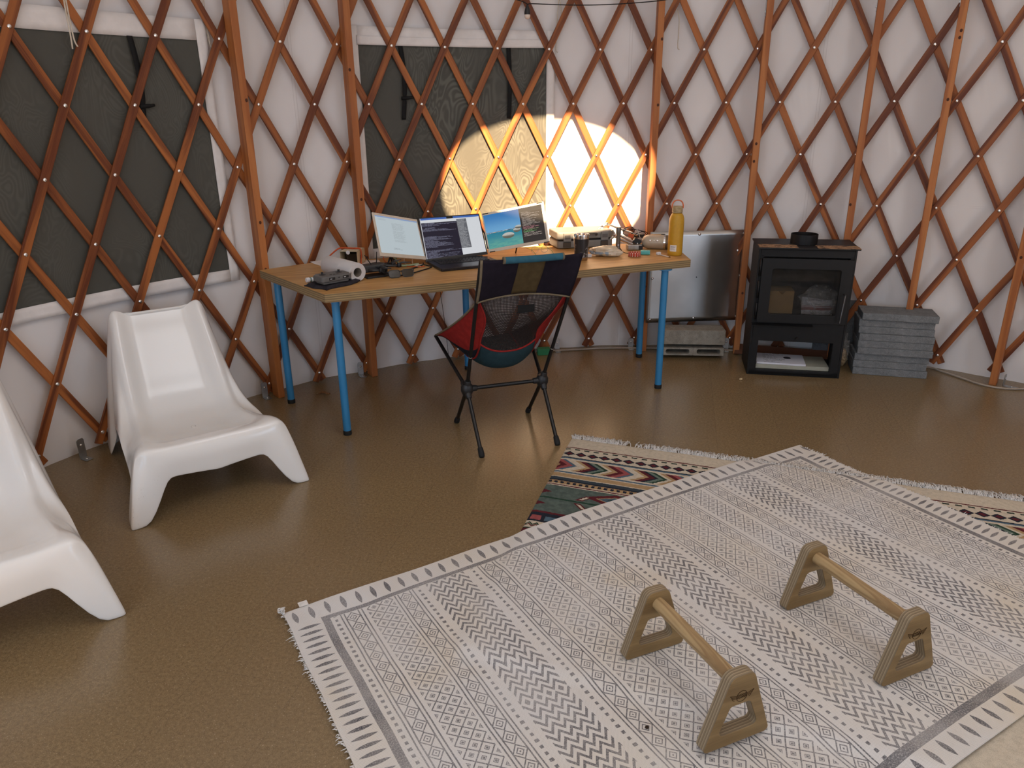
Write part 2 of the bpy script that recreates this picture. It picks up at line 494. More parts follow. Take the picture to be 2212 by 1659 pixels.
# daylight comes in by a glazed door and two windows behind the camera
def opening(kind, n, d0, d1, z0, z1):
    mb = MB(); e = bpy.data.objects.new('%s_%d' % (kind, n), None); COL.objects.link(e); struct(e)
    for a, b, c, d in ((d0 - 1, d0, z0, z1), (d1, d1 + 1, z0, z1), (d0 - 1, d1 + 1, z1, z1 + .06), (d0 - 1, d1 + 1, max(z0 - .06, 0), max(z0, .06))):
        s = curved_strip(a, b, c, d, RF, 8, 3); k = mb.add(s.v)
        for f, uv in zip(s.f, s.uv): mb.face([i + k for i in f], uv)
    o = mb.build('frame', M['post'], e, solid=.06)
opening('door', 1, 118, 137, 0, 2.0)
opening('window', 3, 196, 216, .7, 1.9)
opening('window', 4, 228, 248, .7, 1.9)

# ------------------------------------------------------------------ the wall lattice
BOLTS = {
 0: [(0,-58.43,1.862), (1,-53.03,1.865), (2,-47.71,1.868), (3,-42.36,1.870), (4,-36.92,1.871), (6,-26.12,1.871), (7,-20.67,1.870), (8,-15.16,1.868), (9,-9.71,1.866), (10,-4.30,1.863), (11,1.10,1.860), (12,6.52,1.857), (13,11.92,1.855), (14,17.39,1.852), (16,28.25,1.846), (17,33.74,1.843)],
 1: [(0.5,-55.68,1.566), (1.5,-50.30,1.567), (2.5,-44.96,1.569), (3.5,-39.58,1.569), (4.5,-34.22,1.569), (5.5,-28.81,1.568), (6.5,-23.34,1.567), (7.5,-17.91,1.566), (8.5,-12.50,1.564), (9.5,-7.05,1.563), (10.5,-1.62,1.562), (11.5,3.79,1.561), (12.5,9.20,1.560), (13.5,14.64,1.559), (14.5,20.04,1.557), (15.5,25.49,1.556), (16.5,30.94,1.554), (17.5,36.33,1.551)],
 2: [(0,-58.30,1.268), (1,-52.90,1.267), (2,-47.53,1.266), (3,-42.23,1.267), (4,-36.83,1.267), (5,-31.49,1.266), (6,-26.02,1.265), (7,-20.58,1.261), (8,-15.23,1.261), (9,-9.79,1.259), (10,-4.40,1.259), (11,1.04,1.260), (12,6.44,1.261), (13,11.84,1.262), (14,17.28,1.262), (16,28.15,1.262), (17,33.62,1.264)],
 3: [(-0.5,-60.89,0.972), (0.5,-55.52,0.970), (1.5,-50.16,0.968), (2.5,-44.80,0.967), (4.5,-34.08,0.963), (6.5,-23.23,0.959), (7.5,-17.87,0.958), (9.5,-7.19,0.957), (10.5,-1.77,0.957), (11.5,3.65,0.961), (12.5,9.09,0.964), (13.5,14.51,0.967), (14.5,19.93,0.970), (15.5,25.38,0.971), (16.5,30.85,0.974), (17.5,36.31,0.977)],
 4: [(-1,-63.56,0.681), (0,-58.16,0.674), (1,-52.80,0.671), (2,-47.42,0.670), (3,-42.09,0.667), (16,28.04,0.682), (17,33.54,0.687)],
 5: [(-0.5,-60.81,0.384), (2.5,-44.68,0.370), (3.5,-39.19,0.366), (5.5,-28.47,0.361), (6.5,-23.19,0.360), (15.5,25.29,0.393), (16.5,30.74,0.397), (17.5,36.22,0.404)],
 6: [(0,-58.13,0.088), (4,-36.51,0.067), (6,-25.81,0.068), (10,-4.70,0.072)],
}

TH0, DTH = -58.39, 5.403
def zrow(k): return 1.523 + 1.03 * (.0392 - (k - 1) * .29 + .0005 * (k - 1) ** 2)
_res = {}
for k, l in BOLTS.items():
    for a, th, z in l:
        _res[(k, a)] = (th - (TH0 + (a + .0058 * (k - 1)) * DTH), z - zrow(k))
def bolt_at(k, a):
    """angle and height of a crossing; crossings the photo hides follow their neighbours"""
    if (k, a) in _res: r = _res[(k, a)]
    else:
        sw = s0 = s1 = 0
        for (k2, a2), q in _res.items():
            w = 1 / (.2 + (k - k2) ** 2 + (a - a2) ** 2) ** 2; sw += w; s0 += w * q[0]; s1 += w * q[1]
        r = (s0 / sw, s1 / sw)
    return TH0 + (a + .0058 * (k - 1)) * DTH + r[0], zrow(k) + r[1]
lat = thing('wooden_lattice', 'red-brown wooden lattice of crossed slats bolted together round the white fabric wall', 'lattice', pol(-10, RL, 0))
def lat_part(o):
    o.parent = lat; o.matrix_parent_inverse = Matrix.Translation(-lat.location); return o
SLW, SLT = .0385, .0115
def slat(s, sgn, r, seed):
    """one continuous slat; sgn -1 leans right going up and lies in front"""
    pts = []
    for k in range(6, -2, -1):
        a = s + sgn * k / 2
        pts.append(bolt_at(k, a))
    def ext(p, q, L):
        dx = rad(p[0] - q[0]) * r; dz = p[1] - q[1]; l = hypot(dx, dz)
        return (p[0] + (p[0] - q[0]) * L / l, p[1] + dz * L / l)
    pts = [ext(pts[0], pts[1], .060)] + pts + [ext(pts[-1], pts[-2], .05)]
    P = catmull([V((rad(a) * r, z, 0)) for a, z in pts], 4)
    mb = MB(); L = 0; prev = None
    off = seed * 7.31
    for i, p in enumerate(P):
        t = (P[min(i + 1, len(P) - 1)] - P[max(i - 1, 0)]).normalized(); nrm = V((-t.y, t.x, 0))
        if prev is not None: L += (p - prev).length
        prev = p
        j = .0012 * mnoise.noise((L * 2, seed * 3.3, 0))
        for (w, h) in ((-1, -1), (1, -1), (1, 1), (-1, 1)):
            q = p + nrm * (w * SLW / 2 + j)
            mb.v.append(tuple(pol(math.degrees(q.x / r), r + h * SLT / 2, q.y)))
        if i:
            a = 4 * (i - 1); b = 4 * i; L0 = L - (P[i] - P[i - 1]).length
            for e0, e1, v0, v1 in ((0, 1, 0, SLW), (1, 2, SLW, SLW + SLT), (2, 3, SLW + SLT, 2 * SLW + SLT), (3, 0, -SLT, 0)):
                mb.face([a + e0, a + e1, b + e1, b + e0], [(L0 + off, v0 + off), (L0 + off, v1 + off), (L + off, v1 + off), (L + off, v0 + off)])
    mb.face([0, 3, 2, 1], [(off, off)] * 4); n = 4 * (len(P) - 1); mb.face([n, n + 1, n + 2, n + 3], [(off, off)] * 4)
    lat_part(mb.build('slat', M['slat'], bevel=.0018, seg=1))
for i in range(-1, 25): slat(i - .0, -1, RL + .0065, i + 2)
for i in range(-4, 21): slat(i + .0, 1, RL + .0190, i + 40)
bm_ = MB(); bm_.lathe([(.0001, -.0050), (.004, -.0048), (.0080, -.0030), (.0094, .0), (.0094, .002)], n=14)
allb = []
for k in range(-1, 7):
    for a2 in range(-6, 42):
        a = a2 / 2
        if (a * 2 + k) % 2 == 0:
            th, z = bolt_at(k, a); allb.append((th, z))
def seen(th, z):
    p = pol(th, RL, z) - V((0, 0, CAM_Z)); d = p.y * _c - p.z * _s; u = p.y * _s + p.z * _c
    return abs(p.x / d) < .70 and abs(u / d) < .53
vis = sorted([b for b in allb if seen(*b)], key=lambda b: (pol(b[0], RL, b[1]) - V((0, 0, CAM_Z))).length)
b0 = None
def bolt_mat(th, z):
    inw = (pol(th, 1, 0) - pol(th, 2, 0)).normalized()
    q = V((0, 0, -1)).rotation_difference(inw)
    return Matrix.Translation(pol(th, RL - .0005, z)) @ q.to_matrix().to_4x4()
for i, (th, z) in enumerate(vis[:100]):
    if b0 is None: b0 = bm_.build('bolt', M['bolt'], lat, smooth=True); o = b0
    else: o = b0.copy(); COL.objects.link(o)
    o.matrix_parent_inverse = Matrix.Translation(-lat.location); o.matrix_basis = bolt_mat(th, z)
rest = MB()
for th, z in vis[100:] + [b for b in allb if not seen(*b)]:
    mm = bolt_mat(th, z); k = rest.add([mm @ V(p) for p in bm_.v])
    for f in bm_.f: rest.face([i + k for i in f])
o = lat_part(rest.build('bolt', M['bolt'], smooth=True)); o['kind'] = 'stuff'

# ------------------------------------------------------------------ upright posts
POSTS = [(-41.42, 'wooden post between the left window and the table end', 'left post'), (-30.85, 'wooden post just left of the middle window, behind the table', ''),
         (1.70, 'wooden post behind the yellow bottle, right edge of the sunlit patch', ''), (12.62, 'wooden post between the zinc plate and the black stove', ''),
         (23.0, 'wooden post rising behind the right rear corner of the black stove', ''), (30.15, 'wooden post rising behind the stack of concrete pavers', ''),
         (39.05, 'rightmost wooden post, its foot by a metal angle bracket', '')]
def bar_mesh(mb, size, z0, z1, off=0, nz=10):
    x, y = size[0] / 2, size[1] / 2
    ring = [(-x, -y), (x, -y), (x, y), (-x, y)]; per = [0, size[0], size[0] + size[1], 2 * size[0] + size[1], 2 * (size[0] + size[1])]
    for j in range(nz + 1):
        z = lerp(z0, z1, j / nz); mb.v += [(a, b, z) for a, b in ring]
    for j in range(nz):
        u0, u1 = lerp(z0, z1, j / nz) + off, lerp(z0, z1, (j + 1) / nz) + off
        for i in range(4):
            i2 = (i + 1) % 4
            mb.face([4 * j + i, 4 * j + i2, 4 * j + 4 + i2, 4 * j + 4 + i], [(u0, per[i] + off), (u0, per[i + 1] + off), (u1, per[i + 1] + off), (u1, per[i] + off)])
    mb.face([3, 2, 1, 0]); mb.face([4 * nz + i for i in range(4)])
knot = MB(); knot.lathe([(.0001, -.001), (.005, -.0008), (.007, .0)], n=12)
M['knot'] = plain('wood_knot', (.07, .02, .006, 1), .6, .3)
for i, (d, lab, _) in enumerate(POSTS):
    c = pol(d, RL - .0425, 0)
    t = thing('wooden_post', lab, 'post', c, -rad(d), 'upright posts in front of the lattice')
    mb = MB(); bar_mesh(mb, (.038, .082), 0, 2.2, 3.7 * i); mb.build('post', M['post'], t, bevel=.003)
    rr = random.Random(i)
    for k in range(3):
        o = knot.build('knot', M['knot'], t); o.location = (rr.uniform(-.012, .012), -.0414, rr.uniform(.3, 2.0)); o.rotation_euler = (-pi / 2, 0, 0); o.scale = (1, 1.3, .4)
    br = MB(); br.box((.0205 if d < 5 else -.0205, .0, 2.1), (.003, .035, .16)); br.box((.024 if d < 5 else -.024, 0, 2.045), (.006, .012, .012))
    br.build('top_bracket', M['zinc'], t, bevel=.001)
# angle brackets at the floor
def angle_bracket(p, face_deg, label, tall=.085, w=.036, foot=.05):
    t = thing('angle_bracket', label, 'bracket', (p[0], p[1], 0), -rad(face_deg), 'metal angle brackets at the foot of the wall')
    mb = MB(); out = rrect(w, tall, .012, 4)
    mb.prism(out, -.0015, .0015, Matrix.Rotation(pi / 2, 3, 'X'), (0, 0, tall / 2 + .001)); mb.box((0, -foot / 2, .0025), (w, foot, .003))
    mb.build('plate', M['zinc'], t, bevel=.0008, seg=1)
    s = MB(); s.lathe([(.006, 0), (.006, .0025), (.0001, .004)], (0, -foot * .55, .004), 10)
    s.lathe([(.006, 0), (.006, .0025), (.0001, .004)], (0, -.0015, tall * .68), 10, Matrix.Rotation(pi / 2, 3, 'X'))
    s.build('screw', M['bolt'], t, smooth=True)
for d, r, lab, tall in [(-60.2, RL - .01, 'zinc angle bracket on the slat end between the two white chairs', .10), (-42.6, RL - .01, 'zinc angle bracket at the left foot of the post by the table end', .09),
                  (-32.0, RL - .012, 'zinc angle bracket at the left foot of the post behind the front table leg', .085), (-18.9, RL - .01, 'zinc angle bracket on the floor behind the camp chair seat', .07),
                  (-8.55, RL - .01, 'zinc angle bracket behind the green block', .085), (.35, RL - .01, 'zinc angle bracket behind the rear right table leg', .07),
                  (11.5, RL - .01, 'zinc angle bracket right of the grey concrete blocks', .085), (30.95, RL - .016, 'zinc angle bracket right of the paver stack', .085)]:
    angle_bracket(pol(d, r), d, lab, tall)
p = pol(40.0, RL - .06); angle_bracket(p, 40 - 80, 'zinc angle bracket at the right foot of the rightmost post', .07, .036, .075)
# ------------------------------------------------------------------ rugs
# printed cotton rug: bands of diamonds, flowers, dots and zigzags; uv in metres from the left far corner
RUGW, RUGH = 2.45, 1.45
m = Mat('printed_cotton', .9, .1)
x, y, _ = m.xyz('UV')
uvv = m.vec(x, y)
wob = (m.noise(m.vec(x * 3, y * 3), 1.0, 2) - .5) * .012
X0, Y0 = x, y
x = x + wob; y = y + (m.noise(m.vec(x * 3 + 7.0, y * 3), 1.0, 2) - .5) * .012
DL = [.162, .219, .349, .404, .667, .725, .857, .913, 1.046, 1.105, 1.369, 1.42, 1.549, 1.602, 1.751, 1.807, 2.07, 2.127, 2.256, 2.30]
DM = [.19, .376, .696, .885, 1.075, 1.395, 1.576, 1.78, 2.098, 2.278]
FL = [.286, .791, .98, 1.485, 1.676, 2.19]
ZZ = [.532, 1.243, 1.936]
DT = [.138, .43, .637, 1.136, 1.346, 1.838, 2.04, 2.322]
field = (x > .126) & (x < 2.333) & (y > .102) & (y < 1.347)
dl = (x.near(DL) - .0058).abs() < .0021
d = x.near(DM) / .0235; yy = ((y / .052).frac() - .5).abs() * 2
q = d + yy * .98
dm = ((q - .93).abs() < .10) | ((q - .46).abs() < .085) | (q < .13)
dm = dm & (d < 1.0)
d = x.near(FL); fa = d / .046 + y / .046; fb = d / .046 - y / .046
la = (fa.frac() - .5).abs(); lb = (fb.frac() - .5).abs()
dot = la.max(lb)
fl = ((la < .055) | (lb < .055) | ((la > .40) & (lb > .40)) | (((la - .33).abs() < .03) & (lb > .3)) | (((lb - .33).abs() < .03) & (la > .3))) & (d < .047)
d = x.near(ZZ); ymir = (y - .73).abs()
t = ymir / .029 + (d / .0385 + .1).tri() * .95
zz = (t.frac() < .44) & (d < .072 + (t.floor() * .5).frac() * .008)
d = x.near(DT)
dt = (d < .0052 + (y * 90).sin() * .001) & ((y / .0235).frac() < .46)
inner = (dl | dm | fl | zz | dt) & field
thick = (((x - .109).abs() < .0125) | ((x - 2.349).abs() < .0115)) & (y > .083) & (y < 1.372)
thick = thick | ((((y - .0915).abs() < .0085) | ((y - 1.361).abs() < .0135)) & (x > .096) & (x < 2.36))
sl = ((y - .044) / .032); s2 = ((y - 1.409) / .030)
lw = (((x / .0525).frac() - .5).abs() * .0525)
leaf = ((lw < .0085 * (1.0 - sl * sl)) | (lw < .0085 * (1.0 - s2 * s2)))
sx = ((x - .052) / .037); sx2 = ((x - 2.403) / .030)
lh = (((y / .0315).frac() - .5).abs() * .0315)
dash = ((lh < .0068 * (1.0 - sx * sx)) | (lh < .0068 * (1.0 - sx2 * sx2))) & (y > .088) & (y < 1.39)
fade = m.noise(uvv, 5, 3, .6).smooth(.22, .72) * .42 + .58
fine = m.noise(uvv, 240, 2, .7).smooth(.25, .6)
ink = ((inner * .92) | (thick * .9) | leaf | dash) * fade * (fine * .55 + .45)
warp = (X0 * (2 * pi / .0042)).sin(); weft = (Y0 * (2 * pi / .0050)).sin()
wv = warp * weft
tone = m.noise(uvv, 2.3, 3).smooth(.35, .75)
base = m.mix(tone * .8, (.66, .635, .61, 1), (.67, .60, .50, 1))
yel = m.noise(m.vec(X0 + 3.0, Y0), 3.1, 2).smooth(.60, .72)
base = m.mix(yel * .3, base, (.62, .50, .32, 1))
base = m.mix((wv * .5 + .5).smooth(.42, .05) * .42 if False else (1.0 - (wv * .5 + .5).smooth(.06, .42)) * .40, base, (.20, .185, .18, 1))
blue = m.noise(m.vec(X0 * 1.3, Y0 * 4 + 1.0), 1.9, 2).smooth(.68, .74)
stain = (((X0 - 1.53) * (X0 - 1.53) + (Y0 - 1.24) * (Y0 - 1.24) * 2.5) < .0012)
c = m.mix(ink, base, m.mix(blue, (.068, .066, .078, 1), (.065, .085, .14, 1)))
speck = (((X0 - 1.06) * (X0 - 1.06) + (Y0 - 1.025) * (Y0 - 1.025)) < .000022)
m.color(c); m.bump(wv * .5 + ink * -.4, .35, .002)
M['rug'] = m.m
A1 = rad(30.25); RU = V((cos(A1), sin(A1), 0)); RV = V((sin(A1), -cos(A1), 0)); RO = V((-.746, 1.988, 0))
KO = V((.294, 3.338, 0)); KU = V((cos(rad(-20.6)), sin(rad(-20.6)), 0)); KV = V((-.298, -.954, 0)).normalized()
KW, KH = 2.15, 1.60
KT = .010
def kuv(p):
    """place on the patterned wool rug"""
    det = KU.x * KV.y - KU.y * KV.x; q = p - KO
    return ((q.x * KV.y - q.y * KV.x) / det, (KU.x * q.y - KU.y * q.x) / det)
def on_kilim(p):
    u, v = kuv(p); return sstep(-.03, .03, u) * sstep(KW + .03, KW - .03, u) * sstep(-.03, .03, v) * sstep(KH + .03, KH - .03, v)
def rug_z(p):
    q = p - RO; a, b = q.dot(RU), q.dot(RV)
    k = on_kilim(p)
    lift = .010 * exp(-((a - .24) / .10) ** 2 - (b / .09) ** 2) + .004 * (1 + mnoise.noise((a * 3, b * 3, 0))) * exp(-(min(b, a, abs(1.45 - b), abs(2.45 - a)) / .08) ** 2)
    return .002 + (KT + .0015) * k + lift + .0015 * (1 + mnoise.noise((a * 2.2, b * 2.2, 4)))
RT = .004
def rug_pt(a, b, top=True):
    ea = a * RUGW; eb = b * RUGH
    p = RO + RU * ea + RV * eb
    p += RV * (.018 * sin(a * pi) * (1 - b) * (1 - sstep(.3, 1, b)) * (1 if a < .8 else 1) - .012 * exp(-((ea - .24) / .09) ** 2) * (1 - b) ** 4) * -1 * (1 if b < .4 else 0)
    p += RU * (.004 * mnoise.noise((eb * 6, 1, 0)) * (1 if a < .05 or a > .95 else 0))
    p.z = rug_z(p) + (RT if top else 0); return p
rug = thing('flatweave_rug', 'cream cotton rug printed with grey bands of diamonds and zigzags, wooden push-up bars on it', 'rug', RO)
mb = MB()
NU, NV = 246, 146
mb.grid(lambda a, b: rug_pt(a, b) - RO, NU, NV, uvfn=lambda a, b: (a * RUGW, b * RUGH), flip=True)
lo = mb.add([rug_pt(i / (NU - 1), j / (NV - 1), False) - RO for j in range(NV) for i in range(NU)])
def edge(i, j, i2, j2):
    p, q = j * NU + i, j2 * NU + i2
    t = [(i / (NU - 1) * RUGW, j / (NV - 1) * RUGH)] * 4
    mb.face([p, q, q + lo, p + lo], t)
for i in range(NU - 1): edge(i, 0, i + 1, 0); edge(i + 1, NV - 1, i, NV - 1)
for j in range(NV - 1): edge(0, j + 1, 0, j); edge(NU - 1, j, NU - 1, j + 1)
mb.build('cloth', M['rug'], rug, smooth=True, auto=50)
M['cotton'] = plain('cotton_yarn', (.76, .73, .69, 1), .9, .1, 0, .1, 60)
# short tufts along the two ends, a knot at the left corner, a sewn-in label
rr = random.Random(3)
mb = MB()
for side in (0, 1):
    for i in range(330):
        b = rr.random(); p = rug_pt(side, b) - RO; s = -1 if side == 0 else 1
        l = rr.uniform(.004, .013) * (2.2 if rr.random() < .06 else 1); dd = RU * s * l + RV * rr.uniform(-.006, .006)
        mb.tube([p + V((0, 0, -.002)), p + dd * .6 + V((0, 0, rr.uniform(-.002, .002))), p + dd + V((0, 0, rr.uniform(-.003, .001)))], [.0016, .0013, .0006], 4)
o = mb.build('fringe', M['cotton'], rug, smooth=True); o['kind'] = 'stuff'
mb = MB(); p0 = rug_pt(0, 0) - RO
for i in range(16):
    a = rr.uniform(0, 2 * pi); c = p0 + V((-.004, 0, .004))
    mb.tube(catmull([c + V((rr.uniform(-.012, .012), rr.uniform(-.012, .012), rr.uniform(0, .014))) for _ in range(4)], 4), .0016, 5)
mb.build('corner_knot', M['cotton'], rug, smooth=True)
p = rug_pt(.028, 0) - RO; mb = MB(); mb.box(p + V((0, 0, .003)) - RV * .010, (.030, .026, .0012), Matrix.Rotation(A1, 3, 'Z')); mb.build('sewn_label', M['cotton'], rug)

# wool rug with coloured bands; uv in metres from its left far corner
m = Mat('banded_wool', .95, .1)
u, v, _ = m.xyz('UV'); uvv = m.vec(u, v)
rag = (m.noise(uvv, 90, 2) - .5) * .010
u0, v0 = u, v; u = u + rag; v = v + rag * .8
cream = (.60, .52, .405, 1); navy = (.018, .022, .034, 1); wine = (.105, .018, .024, 1); rose = (.33, .085, .085, 1); slateb = (.085, .14, .19, 1); tan = (.42, .28, .145, 1); green = (.075, .10, .088, 1); dgreen = (.022, .055, .035, 1)
c = cream
def band(c, a, b, col): return m.mix((v > a) & (v < b), c, col)
c = band(c, .106, .114, wine)
c = m.mix((v > .122) & (v < .134) & ((u / .0455).frac() < .55), c, (.03, .045, .035, 1))
dq = ((u / .0565).frac() - .5).abs() * .0565 / .029 + (v - .176).abs() / .024
c = m.mix(dq < 1.0, c, navy); c = m.mix(dq < .55, c, wine)
c = band(c, .212, .219, navy); c = band(c, .219, .229, slateb)
ch = (u + (v - .296).abs() * 1.15) / .264 + .06                 # chevrons pointing left
s = (ch.frac())
inch = (v > .243) & (v < .349)
for a, b, col in ((.02, .11, tan), (.11, .22, wine), (.22, .33, rose), (.33, .40, slateb), (.56, .64, tan), (.64, .74, wine), (.74, .80, navy), (.80, .88, (.15, .20, .165, 1)), (.88, .95, dgreen)):
    c = m.mix((s > a) & (s < b) & inch, c, col)
c = band(c, .361, .373, slateb); c = band(c, .380, .412, tan); c = band(c, .418, .440, (.04, .055, .07, 1)); c = band(c, .440, .452, navy)
c = m.mix((v > .452) & (v < .480), c, tan)
c = m.mix((v > .457) & (v < .475) & ((u / .0275).frac() < .55), c, navy)
c = band(c, .486, .494, wine)
c = band(c, .500, .728, m.mix(m.noise(uvv, 30, 3).smooth(.3, .7), green, (.11, .145, .125, 1)))
vc = (v - .612).abs(); g = (u / .40 - .12).frac()
stem = (vc < .006); c = m.mix(stem & (v > .5) & (v < .728), c, dgreen)
med = ((g - .66).abs() * .40 / .13 + ((vc - .052).abs()) / .055)
c = m.mix(((med < 1.0) & (v > .5) & (v < .728)), c, wine); c = m.mix(med < .62, c, tan); c = m.mix(med < .54, c, (.07, .12, .16, 1)); c = m.mix(med < .25, c, dgreen)
lf = (g * .40 - .105 - vc * .9).abs()
c = m.mix((lf < .016) & (vc > .012) & (vc < .058), c, wine); c = m.mix((lf < .007) & (vc > .02) & (vc < .05), c, cream)
c = band(c, .728, .742, wine); c = band(c, .742, .750, navy)
c = band(c, .750, .812, navy)
k = (u / .0585); kk = k.frac(); hue = ((k.floor() / 3).frac())
sq = (kk > .14) & (kk < .86) & (v > .765) & (v < .800)
c = m.mix(sq, c, m.mix(hue > .6, m.mix(hue > .2, rose, slateb), cream))
c = band(c, .812, .862, cream)
z2 = (u / .030).tri() * .016
c = m.mix(((v - .824) - z2 < .006) & ((v - .824) - z2 > -.004) & (v > .812), c, dgreen); c = m.mix(((v - .836) - z2).abs() < .004, c, wine)
c = band(c, .862, .870, dgreen); c = band(c, .870, 1.30, m.mix((u / .09).frac() > .5, m.mix((v / .06).frac() > .5, slateb, wine), m.mix((v / .06).frac() > .5, navy, dgreen)))
c = band(c, 1.30, 1.312, wine)
pile = m.noise(uvv, 420, 2, .8); pl2 = m.noise(uvv, 55, 3)
c = m.mix((pile * .6 + pl2 * .4).smooth(.62, .30) if False else (1.0 - (pile * .6 + pl2 * .4).smooth(.30, .60)) * .38, c, (.03, .025, .02, 1))
m.color(c); m.bump(pile + pl2, .5, .003)
M['kilim'] = m.m
kil = thing('wool_rug', 'fringed wool rug with dark red, green and navy bands, mostly under the cream rug', 'rug', KO)
def kil_pt(a, b, top=True):
    p = KO + KU * (a * KW) + KV * (b * KH)
    p += KV * (.006 * mnoise.noise((a * 9, 0, 5)) * (1 - b)) + KU * (.004 * mnoise.noise((0, b * 7, 2)) * (1 - a))
    p.z = (KT - .004 * exp(-(min(a * KW, b * KH) / .01) ** 2) if top else .001); return p
mb = MB(); nu, nv = 120, 100
mb.grid(lambda a, b: kil_pt(a, b) - KO, nu, nv, uvfn=lambda a, b: (a * KW, b * KH), flip=True)
lo = mb.add([kil_pt(i / (nu - 1), j / (nv - 1), False) - KO for j in range(nv) for i in range(nu)])
def edge2(i, j, i2, j2):
    p, q = j * nu + i, j2 * nu + i2
    mb.face([p, q, q + lo, p + lo], [(i / (nu - 1) * KW, .02)] * 4)
for i in range(nu - 1): edge2(i, 0, i + 1, 0)
for j in range(nv - 1): edge2(0, j + 1, 0, j)
mb.build('pile', M['kilim'], kil, smooth=True, auto=50)
mb = MB(); rr = random.Random(11)
for i in range(1500):
    a = rr.random()
    if .30 < a * KW / .9 < .40 and rr.random() < .8: continue     # the worn gap in the fringe
    p = kil_pt(a, 0) - KO; l = rr.uniform(.018, .06); side = rr.uniform(-.02, .02)
    e = p - KV * l + KU * side; 
    pts = [p + V((0, 0, -.004)), lerp(p, e, .4) + KU * rr.uniform(-.008, .008) + V((0, 0, rr.uniform(.002, .014))), lerp(p, e, .8) + KU * rr.uniform(-.012, .012) + V((0, 0, rr.uniform(-.004, .010)))]
    q = e + KU * rr.uniform(-.01, .01); q.z = rr.uniform(.003, .010); pts.append(q)
    mb.tube(pts, [.0017, .0016, .0014, .001], 4)
o = mb.build('fringe', M['cotton'], kil, smooth=True); o['kind'] = 'stuff'
# ------------------------------------------------------------------ wooden push-up bars
FRAME_OUT = [(-.105, 0), (.105, 0), (.034, .212), (-.034, .212)]
FRAME_IN = [(-.062, .040), (.062, .040), (.030, .122), (-.030, .122)]
M['burn'] = plain('burnt_mark', (.035, .015, .006, 1), .8, .1)
def pushup_bar(loc, ang, label):
    zr = rug_z(V((loc[0], loc[1], 0))) + RT
    t = thing('push_up_bar', label, 'exercise bar', (loc[0], loc[1], zr), ang + pi / 2, 'wooden push-up bars on the cream rug')
    for s in (-1, 1):
        mb = MB(); R = Matrix.Rotation(pi / 2, 3, 'X')
        o1 = round_poly(FRAME_OUT, [.012, .012, .024, .024], 6); i1 = round_poly(FRAME_IN, [.012, .012, .012, .012], 6)
        mb.prism(o1, -.0165, .0165, R, (0, 0, 0), [i1])
        o = mb.build('end_frame', M['birch'], t, bevel=.003, seg=2); o.location = (0, s * .183, .002)
    mb = MB(); mb.lathe([(.0195, -.17), (.0195, -.06), (.020, .06), (.0195, .17)], n=28, M=Matrix.Rotation(-pi / 2, 3, 'X'))
    o = mb.build('grip_bar', M['dowel'], t, smooth=True, auto=40); o.location = (0, 0, .173)
    # burnt-in mark: a ring with two lines of letters and a wing on each side
    logo = MB(); c = V((0, 0, .150))
    ring = [(cos(2 * pi * i / 40) * .0165, sin(2 * pi * i / 40) * .0165) for i in range(40)]
    inn = [(a * .93, b * .93) for a, b in ring]
    logo.prism(ring, -.0003, .0003, Matrix.Rotation(pi / 2, 3, 'X'), c, [inn])
    for s in (-1, 1):
        for k in range(3):
            pts = catmull([V((s * (.0165 + .001 * k), 0, .004 - .004 * k)), V((s * (.026 + .003 * (2 - k)), 0, .009 - .005 * k)), V((s * (.036 - .004 * k), 0, .010 - .007 * k)), V((s * (.030 - .004 * k), 0, .004 - .006 * k))], 6)
            logo.tube([p + c for p in pts], .0006, 4)
    lo = logo.build('logo', M['burn'], t); lo.location = (0, -.1995 + -.0003, 0)
    for txt, z in (('WOOD', .1515), ('POWER', .1445)):
        cu = bpy.data.curves.new('logo_text', 'FONT'); cu.body = txt; cu.size = .0085; cu.align_x = 'CENTER'; cu.extrude = .0002; cu.space_character = 1.05
        tmp = bpy.data.objects.new('letters', cu); COL.objects.link(tmp); bpy.context.view_layer.update()
        ms = bpy.data.meshes.new_from_object(tmp.evaluated_get(bpy.context.evaluated_depsgraph_get())); bpy.data.objects.remove(tmp)
        me = bpy.data.objects.new('logo_text', ms); COL.objects.link(me); me.parent = lo; ms.materials.clear(); ms.materials.append(M['burn'])
        me.rotation_euler = (pi / 2, 0, 0); me.location = (0, -.0004, z)
    return t
pushup_bar((.479, 1.626), rad(-67.0), 'plywood push-up bar with round grip, the one nearer the bottom centre of the photo')
b2 = pushup_bar((1.0225, 1.8465), rad(-66.7), 'plywood push-up bar with round grip, the farther one towards the right edge of the rug')

